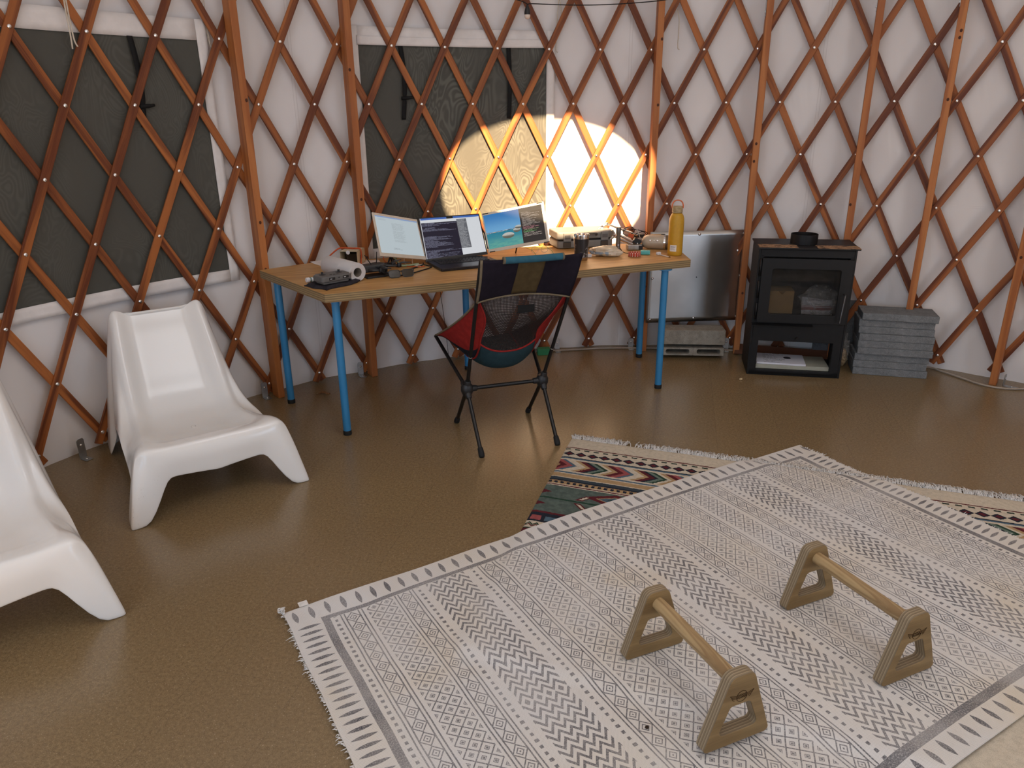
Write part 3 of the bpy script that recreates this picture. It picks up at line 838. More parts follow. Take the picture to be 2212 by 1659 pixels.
# ------------------------------------------------------------------ moulded white lounge chairs
def vago(loc, ang, label):
    """one-piece moulded shell: x to the sitter's left in the photo's right, y to the back"""
    t = thing('lounge_chair', label, 'chair', (loc[0], loc[1], 0), ang, 'white moulded plastic lounge chairs')
    prof = [(-.014, .272), (-.004, .296), (.024, .305), (.075, .302), (.15, .286), (.26, .262), (.38, .240), (.47, .236), (.545, .258), (.60, .312), (.645, .385), (.70, .478), (.755, .572), (.79, .634), (.812, .668), (.832, .680), (.852, .672)]
    half = [.292, .293, .292, .286, .270, .258, .246, .240, .236, .232, .228, .222, .215, .208, .208, .206, .204]
    dish = [0, .004, .010, .016, .026, .034, .038, .038, .040, .042, .042, .042, .040, .036, .033, .030, .028]
    pr = catmull([V((a, b, c)) for (a, b), c in zip(prof, half)], 3)
    ds = catmull([V((a, 0, 0)) for a in dish], 3)
    NS = len(pr); NC = 25
    rows = []
    for k in range(NS):
        y, z, h = pr[k]; q = ds[k].x
        a, b = pr[max(k - 1, 0)], pr[min(k + 1, NS - 1)]
        tn = V((0, b.x - a.x, b.y - a.y)).normalized(); nr = V((0, -tn.z, tn.y))      # outward, up or to the front
        row = []
        for i in range(NC):
            u = i / (NC - 1) * 2 - 1; au = abs(u)
            ed = sstep(.55, .92, au)
            sag = -q * (1 - ed)
            roll = -.022 * max(0, (au - .88) / .12) ** 2
            row.append(V((u * h, y, z)) + nr * (sag + roll))
        rows.append(row)
    P = [rows[0][i] for i in range(NC)] + [rows[k][NC - 1] for k in range(1, NS)] + [rows[NS - 1][i] for i in range(NC - 2, -1, -1)] + [rows[k][0] for k in range(NS - 2, 0, -1)]
    # lower rim under every point of that outline
    def front(u):
        au = abs(u); arch = .172 - .02 * (1 - au) ** 2
        k = sstep(.62, .84, au)
        z = arch * (1 - k ** 1.6); 
        return V((u * lerp(.292, .362, sstep(.5, 1, au) * (1 - z / .2)), -.012 - .030 * sstep(.55, .9, au) * (1 - z / .19), max(z, 0)))
    def side(s, y, z, h):
        # s: progress 0 front .. 1 back along the side
        yy = lerp(-.040, .905, s)
        if s < .10: zz = 0
        elif s < .30: zz = .175 * sstep(.10, .22, s) ** .8
        elif s < .74: zz = .175 + .03 * sin((s - .3) / .44 * pi)
        elif s < .86: zz = .175 * (1 - sstep(.74, .86, s) ** 1.4)
        else: zz = 0
        xx = lerp(.362, .315, s) - (.040 if zz > .1 else .04 * zz / .1)
        return V((xx, yy, zz))
    B = []
    for i in range(NC): B.append(front(i / (NC - 1) * 2 - 1))
    for k in range(1, NS):
        s = sstep(0, 1, k / (NS - 1)) * .35 + .65 * k / (NS - 1)
        B.append(side(s, *pr[k]))
    for i in range(NC - 2, -1, -1):
        u = i / (NC - 1) * 2 - 1; au = abs(u)
        z = .42 * (1 - sstep(.60, .80, au)); B.append(V((u * .315, .905 - .04 * (z / .42), z)))
    for k in range(NS - 2, 0, -1):
        s = sstep(0, 1, k / (NS - 1)) * .35 + .65 * k / (NS - 1)
        q = side(s, *pr[k]); B.append(V((-q.x, q.y, q.z)))
    mb = MB()
    n0 = mb.add([p for r in rows for p in r])
    for k in range(NS - 1):
        for i in range(NC - 1): mb.face([n0 + k * NC + i, n0 + k * NC + i + 1, n0 + (k + 1) * NC + i + 1, n0 + (k + 1) * NC + i])
    idx = [i for i in range(NC)] + [k * NC + NC - 1 for k in range(1, NS)] + [(NS - 1) * NC + i for i in range(NC - 2, -1, -1)] + [k * NC for k in range(NS - 2, 0, -1)]
    N = len(P); prev = [n0 + i for i in idx]; K = 10
    cen = V((0, .35, 0))
    for j in range(1, K + 1):
        f = j / K; cur = []
        for i in range(N):
            p, b = P[i], B[i]
            out = V((p.x, (p.y - .4) * .6, 0))
            if out.length > 0: out.normalize()
            q = lerp(p, b, f) + out * (.011 * sin(min(1, f * 2.2) * pi / 2) * (1 - f) ** .8) + V((0, 0, -.0))
            cur.append(mb.add([q]))
        for i in range(N):
            i2 = (i + 1) % N; mb.face([prev[i2], prev[i], cur[i], cur[i2]])
        prev = cur
    mb.build('shell', M['white_plastic'], t, smooth=True, solid=.007, off=-1, sub=1)
    d = MB(); d.lathe([(.0001, .0016), (.007, .0012), (.011, 0)], n=18); o = d.build('drain_dimple', M['white_plastic'], t, smooth=True); o.location = (0, .40, .2005)
    return t
vago(V((-1.216, 2.757, 0)), rad(34.8), 'white moulded plastic lounge chair standing free between the lattice wall and the table')
vago(V((-1.303, 2.02, 0)) - V((cos(rad(38)), sin(rad(38)), 0)) * .335, rad(38), 'white moulded plastic lounge chair cut off by the left edge of the photo')
# ------------------------------------------------------------------ folding camp chair at the table
def fabric_mat(name, c, d, bump=.3):
    m = Mat(name, .85, .15); o = m.coord('UV'); x, y, _ = m.xyz('UV')
    w = (x * 900).sin() * (y * 900).sin(); n = m.noise(m.coord('Object'), 40, 3)
    m.color(m.mix((n * .8 + w * .2).smooth(.3, .7), d, c)); m.bump(w * .3 + n, bump, .001); return m.m
M['camp_dark'] = fabric_mat('camp_dark_cloth', (.020, .015, .024, 1), (.012, .009, .015, 1))
M['camp_brown'] = fabric_mat('camp_brown_cloth', (.105, .075, .034, 1), (.075, .052, .023, 1))
M['camp_red'] = fabric_mat('camp_red_cloth', (.36, .028, .022, 1), (.24, .018, .016, 1))
M['camp_teal'] = fabric_mat('camp_teal_cloth', (.028, .062, .075, 1), (.018, .042, .052, 1))
M['camp_blue'] = fabric_mat('camp_blue_cloth', (.045, .15, .21, 1), (.03, .105, .15, 1))
M['camp_grey'] = fabric_mat('camp_grey_mesh', (.022, .025, .036, 1), (.013, .015, .022, 1))
M['camp_trim'] = fabric_mat('camp_taupe_binding', (.23, .185, .12, 1), (.16, .125, .08, 1))
m = Mat('camp_open_mesh', .8, .2); x, y, _ = m.xyz('UV')
h = ((x * 700).sin() * .5 + .5) * ((y * 700).sin() * .5 + .5)
m.color((.030, .022, .020, 1)); m.set('Alpha', 1.0 - h.smooth(.10, .30) * .85); M['camp_mesh'] = m.m
LH, RH = V((-.218, 3.355, .266)), V((.151, 3.483, .262))
FWD, RGT = V((-.31, .95, 0)).normalized(), V((.95, .31, 0)).normalized()
feet = [V((-.293, 3.57, 0)), V((-.143, 3.141, 0)), V((.22, 3.266, 0)), V((.082, 3.70, 0))]
TL, TR = at(1039, 562, .93), at(1257, 546, .93)
SL = at(941, 724, .44); SR = RH + FWD * .388 + RGT * .05; SR.z = .44
base = (LH + RH) / 2; base.z = 0
camp = thing('camp_chair', 'folding camp chair with black poles, red sides and dark headrest, facing the table', 'chair', base)
W = lambda p: V(p) - base
def ctube(name, a, b, r, mat, parent=camp, n=12, taper=1.0):
    mb = MB(); mb.tube([W(a), W(lerp(a, b, .5)), W(b)], [r, r * (1 + taper) / 2, r * taper], n); return mb.build(name, mat, parent, smooth=True, auto=40)
for hub, top in ((LH, TL), (RH, TR)):
    o = ctube('back_pole', hub + (top - hub) * .02, top, .0088, M['black_alu'])
    rg = MB(); p = lerp(hub, top, .27); d = (top - hub).normalized() * .002
    rg.tube([W(p - d), W(p + d)], .0093, 12); rg.build('joint_ring', M['zinc'], o, smooth=True)
for hub, top in ((LH, SL), (RH, SR)):
    ctube('seat_pole', hub, top - V((0, 0, .004)), .0088, M['black_alu'])
for f, hub in zip(feet, (LH, LH, RH, RH)):
    d = (f - hub).normalized(); o = ctube('leg', hub, f - d * .03, .0096, M['black_alu'])
    mb = MB(); q = f - d * .0
    mb.tube([W(f - d * .050), W(f - d * .046), W(f - d * .018), W(f - d * .006), W(f - d * .001)], [.0118, .0130, .0148, .0135, .008], 14)
    mb.build('rubber_foot', M['black_rubber'], o, smooth=True)
ctube('cross_bar', LH, RH, .0098, M['black_alu'])
for hub, s in ((LH, 1), (RH, -1)):
    mb = MB(); tops = (TL, SL) if s > 0 else (TR, SR); ff = feet[:2] if s > 0 else feet[2:]
    mb.lathe([(.001, -.032), (.022, -.029), (.030, -.012), (.030, .012), (.022, .027), (.001, .030)], W(hub), 12)
    for q in list(tops) + list(ff) + [RH if s > 0 else LH]:
        d = (q - hub).normalized(); mb.tube([W(hub), W(hub + d * .046), W(hub + d * .050)], [.0185, .0150, .0125], 12)
    mb.build('hub', M['black_plastic'], camp, smooth=True, auto=50)
PL, PR = lerp(LH, TL, .70), lerp(RH, TR, .685)
back = -FWD
# headrest panel with its brown stripe, rolled pad and hem
def panel(u, v, off=0):
    a, b = lerp(TL, PL, v), lerp(TR, PR, v)
    k = (1 - (2 * u - 1) ** 2)
    p = lerp(a, b, u) + V((0, 0, .022 * k * sstep(.3, 1, v))) + back * (.010 + .014 * sin(v * pi) * (1 - k) - .020 * k * v + off)
    if v < .12: p += V((0, 0, -.006 * k))
    return p
mb = MB(); mb.grid(lambda u, v: W(panel(u, v)), 33, 15); mb.build('headrest_panel', M['camp_dark'], camp, smooth=True, solid=.006)
mb = MB(); mb.grid(lambda u, v: W(panel(lerp(.365, .635, u), lerp(.05, .965, v), .0048)), 12, 12); mb.build('brown_stripe', M['camp_brown'], camp, smooth=True, solid=.001)
mb = MB(); pts = [panel(u, 0, .003) + V((0, 0, -.002)) for u in [lerp(.205, .80, k / 10) for k in range(11)]]
mb.tube([W(p) for p in pts], .0155, 16); o = mb.build('rolled_pad', M['camp_blue'], camp, smooth=True, auto=50)
for e, d in ((0, 1), (-1, -1)):
    k = MB(); q = pts[1 if e == 0 else -2]; a = pts[e]; t = (q - a).normalized(); k.tube([W(a - t * .0008), W(a + t * .007)], .0161, 16); k.build('pad_binding', M['camp_trim'], o, smooth=True, auto=50)
mb = MB(); mb.tube([W(panel(k / 24, 1, .002)) for k in range(25)], .0052, 8); mb.build('hem', M['camp_trim'], camp, smooth=True)
mb = MB(); mb.tube([W(panel(0, k / 10, .0)) for k in range(11)], .0060, 8); mb.build('hem', M['camp_trim'], camp, smooth=True)
# sling
def edge_curve(P, S, v, s):
    mid = lerp(P, S, .42) + V((0, 0, -.012)) + FWD * -.030 + RGT * (s * .012)
    q = (1 - v) ** 2 * P + 2 * v * (1 - v) * (2 * mid - .5 * (P + S)) + v * v * S
    return q
CP = catmull([lerp(PL, PR, .5) + V((0, 0, .018)) + back * -.015, lerp(PL, PR, .5) + FWD * .02 + V((0, 0, -.09)), base + FWD * -.075 + V((0, 0, .515)), base + FWD * -.045 + V((0, 0, .415)), base + FWD * .02 + V((0, 0, .345)), base + FWD * .17 + V((0, 0, .335)), base + FWD * .36 + V((0, 0, .405))], 12)
def sling(u, v):
    f_ = v * (len(CP) - 1); i_ = min(len(CP) - 2, int(f_)); c = lerp(CP[i_], CP[i_ + 1], f_ - i_)
    a, b = edge_curve(PL, SL, v, -1), edge_curve(PR, SR, v, 1)
    x = 2 * u - 1; k = 1 - abs(x) ** 2.4
    e = lerp(a, b, u); m_ = lerp(a, b, .5)
    return e + (c - m_) * k
NV = len(CP)
def patch(name, u0, u1, v0, v1, mat, nu):
    fu = lambda f, k: f(k) if callable(f) else f
    mb = MB(); nv = 44
    def uv(a, b):
        v = lerp(fu(v0, a), fu(v1, a), b); return lerp(fu(u0, v), fu(u1, v), a), v
    mb.grid(lambda a, b: W(sling(*uv(a, b))), nu, nv, uvfn=lambda a, b: (uv(a, b)[0] * .6, uv(a, b)[1] * .8))
    return mb.build(name, mat, camp, smooth=True, solid=.0025)
VB = .43
UA = lambda v: .045 + .165 * sstep(0, .34, v); UB = lambda v: .955 - .165 * sstep(0, .34, v)
vl = lambda a: lerp(1.0, .47, a); vr = lambda a: lerp(.47, 1.0, a)
patch('mesh_panel', UA, UB, 0, VB, M['camp_mesh'], 24)
patch('side_panel', 0, UA, 0, vl, M['camp_red'], 9)
patch('side_panel', UB, 1, 0, vr, M['camp_red'], 9)
patch('seat_panel', UA, UB, VB, 1, M['camp_teal'], 24)
patch('corner_mesh', 0, UA, vl, 1, M['camp_grey'], 9)
patch('corner_mesh', UB, 1, vr, 1, M['camp_grey'], 9)
def piping(name, pts, r, mat):
    mb = MB(); mb.tube([W(p) for p in pts], r, 8); mb.build(name, mat, camp, smooth=True)
for uu in (UA, UB): piping('red_binding', [sling(uu(k / 40), k / 40) for k in range(0, 41)], .0048, M['camp_red'])
piping('red_binding', [sling(lerp(UA(VB), UB(VB), k / 20), VB) for k in range(21)], .0050, M['camp_red'])
for uu, s in ((0, 0), (1, 0)): piping('edge_binding', [sling(uu, k / 40) for k in range(0, 41)], .0050, M['camp_trim'])
lb = MB(); lb.grid(lambda a, b: W(sling(lerp(.44, .62, a), lerp(.085, .135, b)) + back * .004), 6, 3)
lb.build('name_label', M['strap'], camp, solid=.0012)

# ------------------------------------------------------------------ work table
TZ = .742
FLc, FRc, BLc, BRc = V((-.859, 3.344, 0)), V((1.0, 4.092, 0)), V((-1.350, 3.934, 0)), V((1.005, 4.69, 0))
ta = atan2((FRc - FLc).y, (FRc - FLc).x)
tab = thing('work_table', 'plywood work table on blue legs, wider at the back, along the lattice wall', 'table', FLc, ta)
Rm = Matrix.Rotation(-ta, 3, 'Z')
arc0 = math.degrees(atan2(BRc.x - YC.x, BRc.y - YC.y)); arc1 = math.degrees(atan2(BLc.x - YC.x, BLc.y - YC.y))
r0, r1 = (BRc.to_2d() - YC.to_2d()).length if False else hypot(BRc.x - YC.x, BRc.y - YC.y), hypot(BLc.x - YC.x, BLc.y - YC.y)
out = [FLc, FRc] + [pol(lerp(arc0, arc1, k / 12), min(lerp(r0, r1, k / 12), RL - (.085 if k > 9 else .19 if k > 0 else .085))) for k in range(13)]
out = [(Rm @ (p - FLc)) for p in out]
mb = MB(); mb.prism([(p.x, p.y) for p in out], TZ - .042, TZ); mb.build('tabletop', M['tabletop'], tab, bevel=.0015, seg=1)
for p in (V((-1.239, 3.873, 0)), V((-.833, 3.430, 0)), V((.851, 4.048, 0)), V((.836, 4.631, 0)), at(1011, 797)):
    q = Rm @ (p - FLc); mb = MB(); mb.lathe([(.0195, .018), (.0195, TZ - .046)], (q.x, q.y, 0), 24)
    mb.lathe([(.038, TZ - .046), (.038, TZ - .042)], (q.x, q.y, 0), 24)
    lg = mb.build('leg', M['blue_leg'], tab, smooth=True, auto=40)
    f = MB(); f.lathe([(.0205, 0), (.021, .004), (.021, .022), (.0196, .024)], (q.x, q.y, 0), 24); f.build('foot_cap', M['black_rubber'], lg, smooth=True, auto=40)
# ------------------------------------------------------------------ zinc plate, concrete, stove
def text_lines(m, x, y, rows, c0, c1, lo=.2, hi=1.0, seed=0.0, dash=60):
    """rows of small unreadable print; returns the ink mask"""
    r = (y * rows).floor(); f = (y * rows).frac()
    ln = m.white(m.vec(r, seed, 1.7)) * (hi - lo) + lo
    g = m.noise(m.vec(x * dash, r * 3.7 + seed), 1.0, 1)
    return (f > .34) & (f < .72) & (x > c0) & (x < ln * (c1 - c0) + c0) & (g > .42)

pl = V((.884, 4.712, 0)); pr_ = V((1.518, 4.768, 0)); pa = atan2(pr_.y - pl.y, pr_.x - pl.x)
zp = thing('zinc_plate', 'bare zinc sheet screwed to the posts behind the right table end', 'heat shield', (pl + pr_) / 2, pa)
m = Mat('brushed_zinc', .34, .5, 1.0); x, y, z = m.xyz('Object')
n = m.noise(m.vec(x * 3, y, z * 3), 1.0, 3); f = m.noise(m.vec(x * 300, y, z * 20), 1.0, 2)
m.color(m.mix(n.smooth(.3, .7), (.42, .415, .40, 1), (.52, .51, .49, 1))); m.set('Roughness', f * .12 + .27); m.bump(n, .15, .01); M['zinc_sheet'] = m.m
mb = MB()
mb.grid(lambda a, b: V((lerp(-.318, .318, a), .006 * mnoise.noise((a * 2.2, b * 2.0, 3)) - .05 * 0, lerp(.208, .802, b))), 24, 20)
mb.build('sheet', M['zinc_sheet'], zp, smooth=True, solid=.0016)
sc = MB(); sc.lathe([(.0001, -.006), (.006, -.0045), (.009, -.0008), (.009, .0006)], n=16, M=Matrix.Rotation(-pi / 2, 3, 'X'))
s0 = None
for px in (-.292, 0, .292):
    for pz in (.232, .505, .780):
        if px == 0 and pz == .505: continue
        o = sc.build('screw', M['bolt'], zp, smooth=True) if s0 is None else s0.copy()
        if s0 is None: s0 = o
        else: COL.objects.link(o)
        o.location = (px, -.004, pz); 
hole = MB(); hole.lathe([(.0001, -.0012), (.004, -.0012)], n=12, M=Matrix.Rotation(-pi / 2, 3, 'X')); o = hole.build('drill_hole', M['black_rubber'], zp); o.location = (.0, -.004, .505)

# two hollow concrete blocks under the plate
ca = rad(-4.5); cx = V((cos(ca), sin(ca), 0)); cy = V((-sin(ca), cos(ca), 0)); c0 = V((1.375, 4.566, 0)) - cx * .1985 + cy * .0675
def slot(w, h, n=10):
    return rrect(w, h, h * .42, n // 2)
for k, lab in ((0, 'grey concrete block with two oval holes, lowest under the zinc plate'), (1, 'grey concrete block without holes in front, on top of the holed block')):
    t = thing('concrete_block', lab, 'block', c0 + V((0, 0, k * .0955)), ca, 'concrete blocks under the zinc plate')
    mb = MB()
    if k == 0:
        R = Matrix.Rotation(pi / 2, 3, 'X')
        for s in (-1, 1):
            o1 = [(-.0985, -.0475), (.0985, -.0475), (.0985, .0475), (-.0985, .0475)]
            q = slot(.150, .032, 10); N = len(q)
            # outer outline sampled to pair with the slot
            o2 = []
            for a, b in q:
                d = max(abs(a) / .0992, abs(b) / .0475); o2.append((a / d, b / d))
            mb.prism(o2, -.0675, .0675, R, (s * .0992, 0, .0475), [q])
        mb.box((0, .060, .0475), (.39, .012, .09))
    else:
        mb.box((0, 0, .0475), (.397, .135, .095))
    mb.build('block', M['cinder'], t, bevel=.003, seg=2)

# stack of nine concrete pavers
pa_ = atan2(4.149 - 4.261, 2.475 - 2.076); pxv = V((cos(pa_), sin(pa_), 0)); pyv = V((-sin(pa_), cos(pa_), 0))
p0 = V((2.076, 4.261, 0)) + pxv * .2065 + pyv * .098
rr = random.Random(5); hh = .0425; z = 0
names = ['lowest', 'second from the floor', 'third from the floor', 'fourth from the floor', 'middle', 'fourth from the top', 'third from the top', 'second from the top', 'topmost']
for k in range(9):
    off = [0, -.006, 0, .010, .004, .006, 0, -.004, .008][k]; dy = [0, .006, .010, -.006, -.004, -.006, .004, .006, -.010][k]
    w = .410 if k != 1 else .405
    t = thing('paver', 'grey concrete paver, %s of the stack beside the stove' % names[k], 'paver', p0 + pxv * off + pyv * dy + V((0, 0, z)), pa_ + rad(rr.uniform(-.6, .6)), 'concrete pavers stacked beside the stove')
    mb = MB(); h = hh * rr.uniform(.97, 1.02); 
    mb.box((0, 0, h / 2), (w, .197, h)); mb.build('slab', M['paver'], t, bevel=.0035, seg=2); z += h + .0004

# slate slab and a bag of wood shavings between stove and pavers
t = thing('slate_slab', 'dark grey stone slab leaning on the wall between the stove and the pavers', 'slab', V((2.085, 4.58, 0)), pa_)
mb = MB(); mb.box((0, 0, .19), (.26, .02, .38), Matrix.Rotation(rad(-8), 3, 'X')); mb.build('slab', M['slate'], t, bevel=.003)
m = Mat('clear_bag', .18, .5); n = m.noise(m.coord('Object'), 40, 4); m.color((.75, .74, .70, 1)); m.set('Alpha', n.smooth(.35, .8) * .35 + .10); m.bump(n, .6, .01); M['clear'] = m.m
m = Mat('wood_shavings', .8, .2); n = m.noise(m.coord('Object'), 90, 3); m.color(m.mix(n.smooth(.35, .65), (.30, .2, .11, 1), (.62, .48, .3, 1))); M['shavings'] = m.m
t = thing('shavings_bag', 'clear plastic bag of pale wood shavings between the stove and the pavers', 'bag', V((2.075, 4.42, 0)), pa_)
def blob(w, d, h, seed, amp=.2, freq=6, n=28, zmin=0.0):
    mb = MB()
    def fn(a, b):
        th = 2 * pi * a; ph = (b - .5) * pi
        p = V((cos(th) * cos(ph), sin(th) * cos(ph), sin(ph)))
        k = 1 + amp * mnoise.noise(p * freq * .35 + V((seed, 0, 0))) + amp * .5 * mnoise.noise(p * freq + V((0, seed, 0)))
        q = p * k; return V((q.x * w / 2, q.y * d / 2, max(zmin, (q.z * .5 + .5) * h)))
    mb.grid(fn, n, n // 2 + 1, closeu=True); return mb
blob(.07, .10, .20, 1.0, .3).build('film', M['clear'], t, smooth=True)
blob(.058, .085, .11, 2.0, .2).build('shavings', M['shavings'], t, smooth=True)

# ------------------------------------------------------------------ stove
sa = atan2(-.193, .981)
st = thing('wood_stove', 'black steel wood stove with a glass door and open log space below', 'stove', V((1.436, 4.276, 0)), sa)
SW, SD, SH = .534, .30, .770
K = M['stove']
mb = MB()                                                     # sheet-steel carcass: sides, back rails, floors, front frame
for x in (.006, SW - .006): mb.box((x, SD / 2, SH / 2), (.012, SD, SH))
mb.box((SW / 2, SD - .006, .55), (SW - .024, .012, .44))
mb.box((SW / 2, SD / 2, .327), (SW - .024, SD, .012)); mb.box((SW / 2, SD / 2, .013), (SW - .024, SD, .022)); mb.box((SW / 2, SD / 2, SH - .006), (SW - .024, SD, .012))
mb.box((SW / 2, .007, .745), (SW - .024, .014, .05)); mb.box((SW / 2, .007, .271), (SW - .024, .014, .11))
mb.box((.030, .02, .12), (.040, .04, .20)); mb.box((SW - .036, .02, .12), (.048, .04, .20)); mb.box((SW / 2, .012, .018), (SW - .024, .024, .036))
mb.box((.022, .007, .53), (.022, .014, .40)); mb.box((SW - .022, .007, .53), (.022, .014, .40))
mb.build('body', K, st, bevel=.0025)
# firebox lining and vents
mb = MB(); mb.box((SW / 2, SD - .016, .53), (SW - .05, .006, .38)); mb.box((.040, SD / 2 + .02, .53), (.006, SD - .06, .38)); mb.box((SW - .040, SD / 2 + .02, .53), (.006, SD - .06, .38)); mb.box((SW / 2, SD / 2 + .02, .341), (SW - .05, SD - .06, .014))
mb.build('firebox_lining', M['stove_in'], st)
mb = MB(); mb.box((SW / 2, -.0005, .7655), (SW - .05, .002, .008)); mb.build('vent_slot', M['black_rubber'], st)
# top plate with two strips of torn brown cardboard stuck to it
mb = MB(); tp = [(-.012, -.040), (SW + .012, -.022), (SW + .024, SD + .022), (-.008, SD + .006)]
mb.prism(tp, SH, SH + .008); top = mb.build('top_plate', K, st, bevel=.002)
m = Mat('torn_cardboard', .85, .1); x, y, z = m.xyz('Object'); n = m.noise(m.vec(x * 22, y * 70), 1.0, 4, .7)
mk = text_lines(m, x * 3.3, y * 12 + .1, 6.0, -.02, 1.9, .6, 1.0, 2.0, 40)
c = m.mix(n.smooth(.40, .54), (.05, .04, .035, 1), (.50, .30, .17, 1)); m.color(m.mix(mk * .7, c, (.06, .035, .02, 1))); M['torn'] = m.m
for a, b in ((-.002, .212), (.318, SW + .014)):
    mb = MB(); mb.grid(lambda u, v: V((lerp(a, b, u) + .004 * mnoise.noise((v * 9, a, 0)), lerp(-.030, .085, v) + (.012 * mnoise.noise((u * 14, 4, a)) if v > .5 else 0) + (.006 if v < .5 else 0), SH + .0086)), 24, 6); mb.build('cardboard_strip', M['torn'], top, solid=.0008)
mb = MB()
ring = [(cos(2 * pi * i / 48) * .076, sin(2 * pi * i / 48) * .076) for i in range(48)]; inn = [(a * .96, b * .96) for a, b in ring]
mb.prism(ring, SH + .008, SH + .062, None, (.268, .165, 0), [inn]); col = mb.build('flue_collar', K, st, smooth=True, auto=40)
mb = MB(); mb.lathe([(.0001, 0), (.0725, 0)], (.268, .165, SH + .0095), 32); mb.build('flue_opening', M['black_rubber'], col)
# door
dw, dz0, dz1 = .498, .336, .716
door = None
mb = MB(); o_ = rrect(dw, dz1 - dz0, .004, 3); i_ = rrect(.374, .266, .012, 3)
i_ = [(a, b - .004) for a, b in i_]
mb.prism(o_, .0, .022, Matrix.Rotation(pi / 2, 3, 'X'), (.2715, 0, (dz0 + dz1) / 2), [i_]); door = mb.build('door', K, st, bevel=.003)
g = Mat('stove_glass', .03, .5); g.color((.02, .02, .02, 1)); g.b.inputs['Alpha'].default_value = .34; M['stove_glass'] = g.m
mb = MB(); mb.box((.2715, -.012, .5225), (.378, .004, .270)); mb.build('door_glass', M['stove_glass'], door)
mb = MB(); mb.tube([V((.490, -.022, .519)), V((.490, -.050, .519)), V((.489, -.056, .514)), V((.478, -.057, .356))], .0055, 10)
mb.build('handle', M['dark_steel'], door, smooth=True, auto=50)
for z in (.66, .53, .40):
    mb = MB(); mb.tube([V((.0165, -.010, z - .05)), V((.0165, -.010, z + .05))], .0065, 10); mb.build('hinge', K, door, smooth=True)
mb = MB(); mb.box((.17, -.016, .322), (.345, .040, .004), Matrix.Rotation(rad(12), 3, 'X')); mb.build('ash_lip', K, st, bevel=.001)
mb = MB(); mb.lathe([(.0001, -.016), (.009, -.016), (.009, .0)], (.266, 0, .238), 14, Matrix.Rotation(-pi / 2, 3, 'X')); o = mb.build('air_knob', M['black_rubber'], st)

def on_stove(x, y, z): 
    c, s = cos(sa), sin(sa); return V((1.436 + x * c - y * s, 4.276 + x * s + y * c, z))
M['carton'] = plain('brown_carton', (.42, .27, .11, 1), .8, .15, 0, .08, 14)
M['paper'] = plain('white_paper', (.72, .72, .74, 1), .8, .1, 0, .03)
t = thing('cardboard_box', 'closed brown cardboard box standing inside the stove behind the glass', 'box', on_stove(.158, .11, .348), sa)
mb = MB(); mb.box((0, 0, .083), (.142, .142, .166)); mb.build('carton', M['carton'], t, bevel=.002)
mb = MB(); mb.prism([(-.02, 0), (.022, 0), (.002, -.022)], 0, .0012, Matrix.Rotation(pi / 2, 3, 'X'), (0, -.0715, .165)); mb.build('flap', plain('carton_shade', (.25, .155, .06, 1), .85), t)
t = thing('leaflet_bag', 'clear plastic bag with a white leaflet and red stripes inside the stove', 'bag', on_stove(.385, .11, .348), sa + rad(4))
m = Mat('leaflet', .6, .3); x, y, z = m.xyz('Object')
mk = text_lines(m, x * 5 + .5, z * 9, 4.0, .15, .8, .6, 1.0, 5.0, 30)
c = m.mix(((z > .040) & (z < .056)) | ((z > .060) & (z < .064)), (.70, .69, .72, 1), (.34, .10, .10, 1)); m.color(m.mix(mk * .6 & (z > .07), c, (.2, .2, .26, 1))); M['leaflet'] = m.m
mb = MB(); mb.grid(lambda a, b: V((lerp(-.095, .085, a), .03 * b - .01 + .006 * sin(a * 7), lerp(.0, .105, b) - .022 * a + .012)), 16, 10); mb.build('leaflet', M['leaflet'], t, smooth=True, solid=.002)
blob(.21, .10, .19, 4.0, .35).build('film', M['clear'], t, smooth=True)
t = thing('light_board', 'pale board lying on the bottom of the stove log space', 'board', on_stove(.265, .13, .0245), sa)
mb = MB(); mb.box((0, 0, .017), (.425, .21, .034)); mb.build('board', plain('pale_board', (.37, .37, .30, 1), .7), t, bevel=.002)
m = Mat('booklet_print', .7, .2); x, y, z = m.xyz('Object')
mk = text_lines(m, x * 4 + .5, y * 5 + .5, 9.0, .1, .62, .4, 1.0, 8.0, 30)
dot = ((x - .045) * (x - .045) + (y - .02) * (y - .02) * 1.0) < .0005
m.color(m.mix(mk * .6 | dot, (.66, .67, .74, 1), (.02, .02, .03, 1))); M['booklet'] = m.m
t = thing('booklet', 'white printed booklet with a dark round mark, lying on the pale board in the stove', 'booklet', on_stove(.205, .125, .059), sa + rad(-3))
mb = MB(); mb.box((0, 0, .0055), (.285, .19, .011)); mb.build('pages', M['booklet'], t, bevel=.001)
t = thing('wood_strip', 'flat reddish board on the floor behind the stove', 'board', pol(18.0, RL - .075, 0), -rad(18))
mb = MB(); mb.box((0, 0, .030), (.62, .10, .012), Matrix.Rotation(rad(20), 3, 'X')); mb.build('board', plain('red_board', (.16, .065, .035, 1), .6), t, bevel=.001)

# pale cable round the foot of the wall
t = thing('wall_cable', 'long pale cable lying along the foot of the wall and out past the pavers', 'cable', pol(0, RL - .05, 0))
pts = [pol(d, RL - .022 - .006 * sin(d * .7), .0065) for d in range(-18, 24, 2)] + [at(1985, 793), at(2030, 803), at(2075, 818), at(2120, 833), at(2165, 841), at(2212, 842), at(2262, 836)]
for p in pts: p.z = .0065
M['cable_pale'] = plain('pale_cable', (.42, .35, .28, 1), .5, .4)
mb = MB(); mb.tube([p - t.location for p in catmull(pts, 5)], .0055, 8); mb.build('sheath', M['cable_pale'], t, smooth=True)
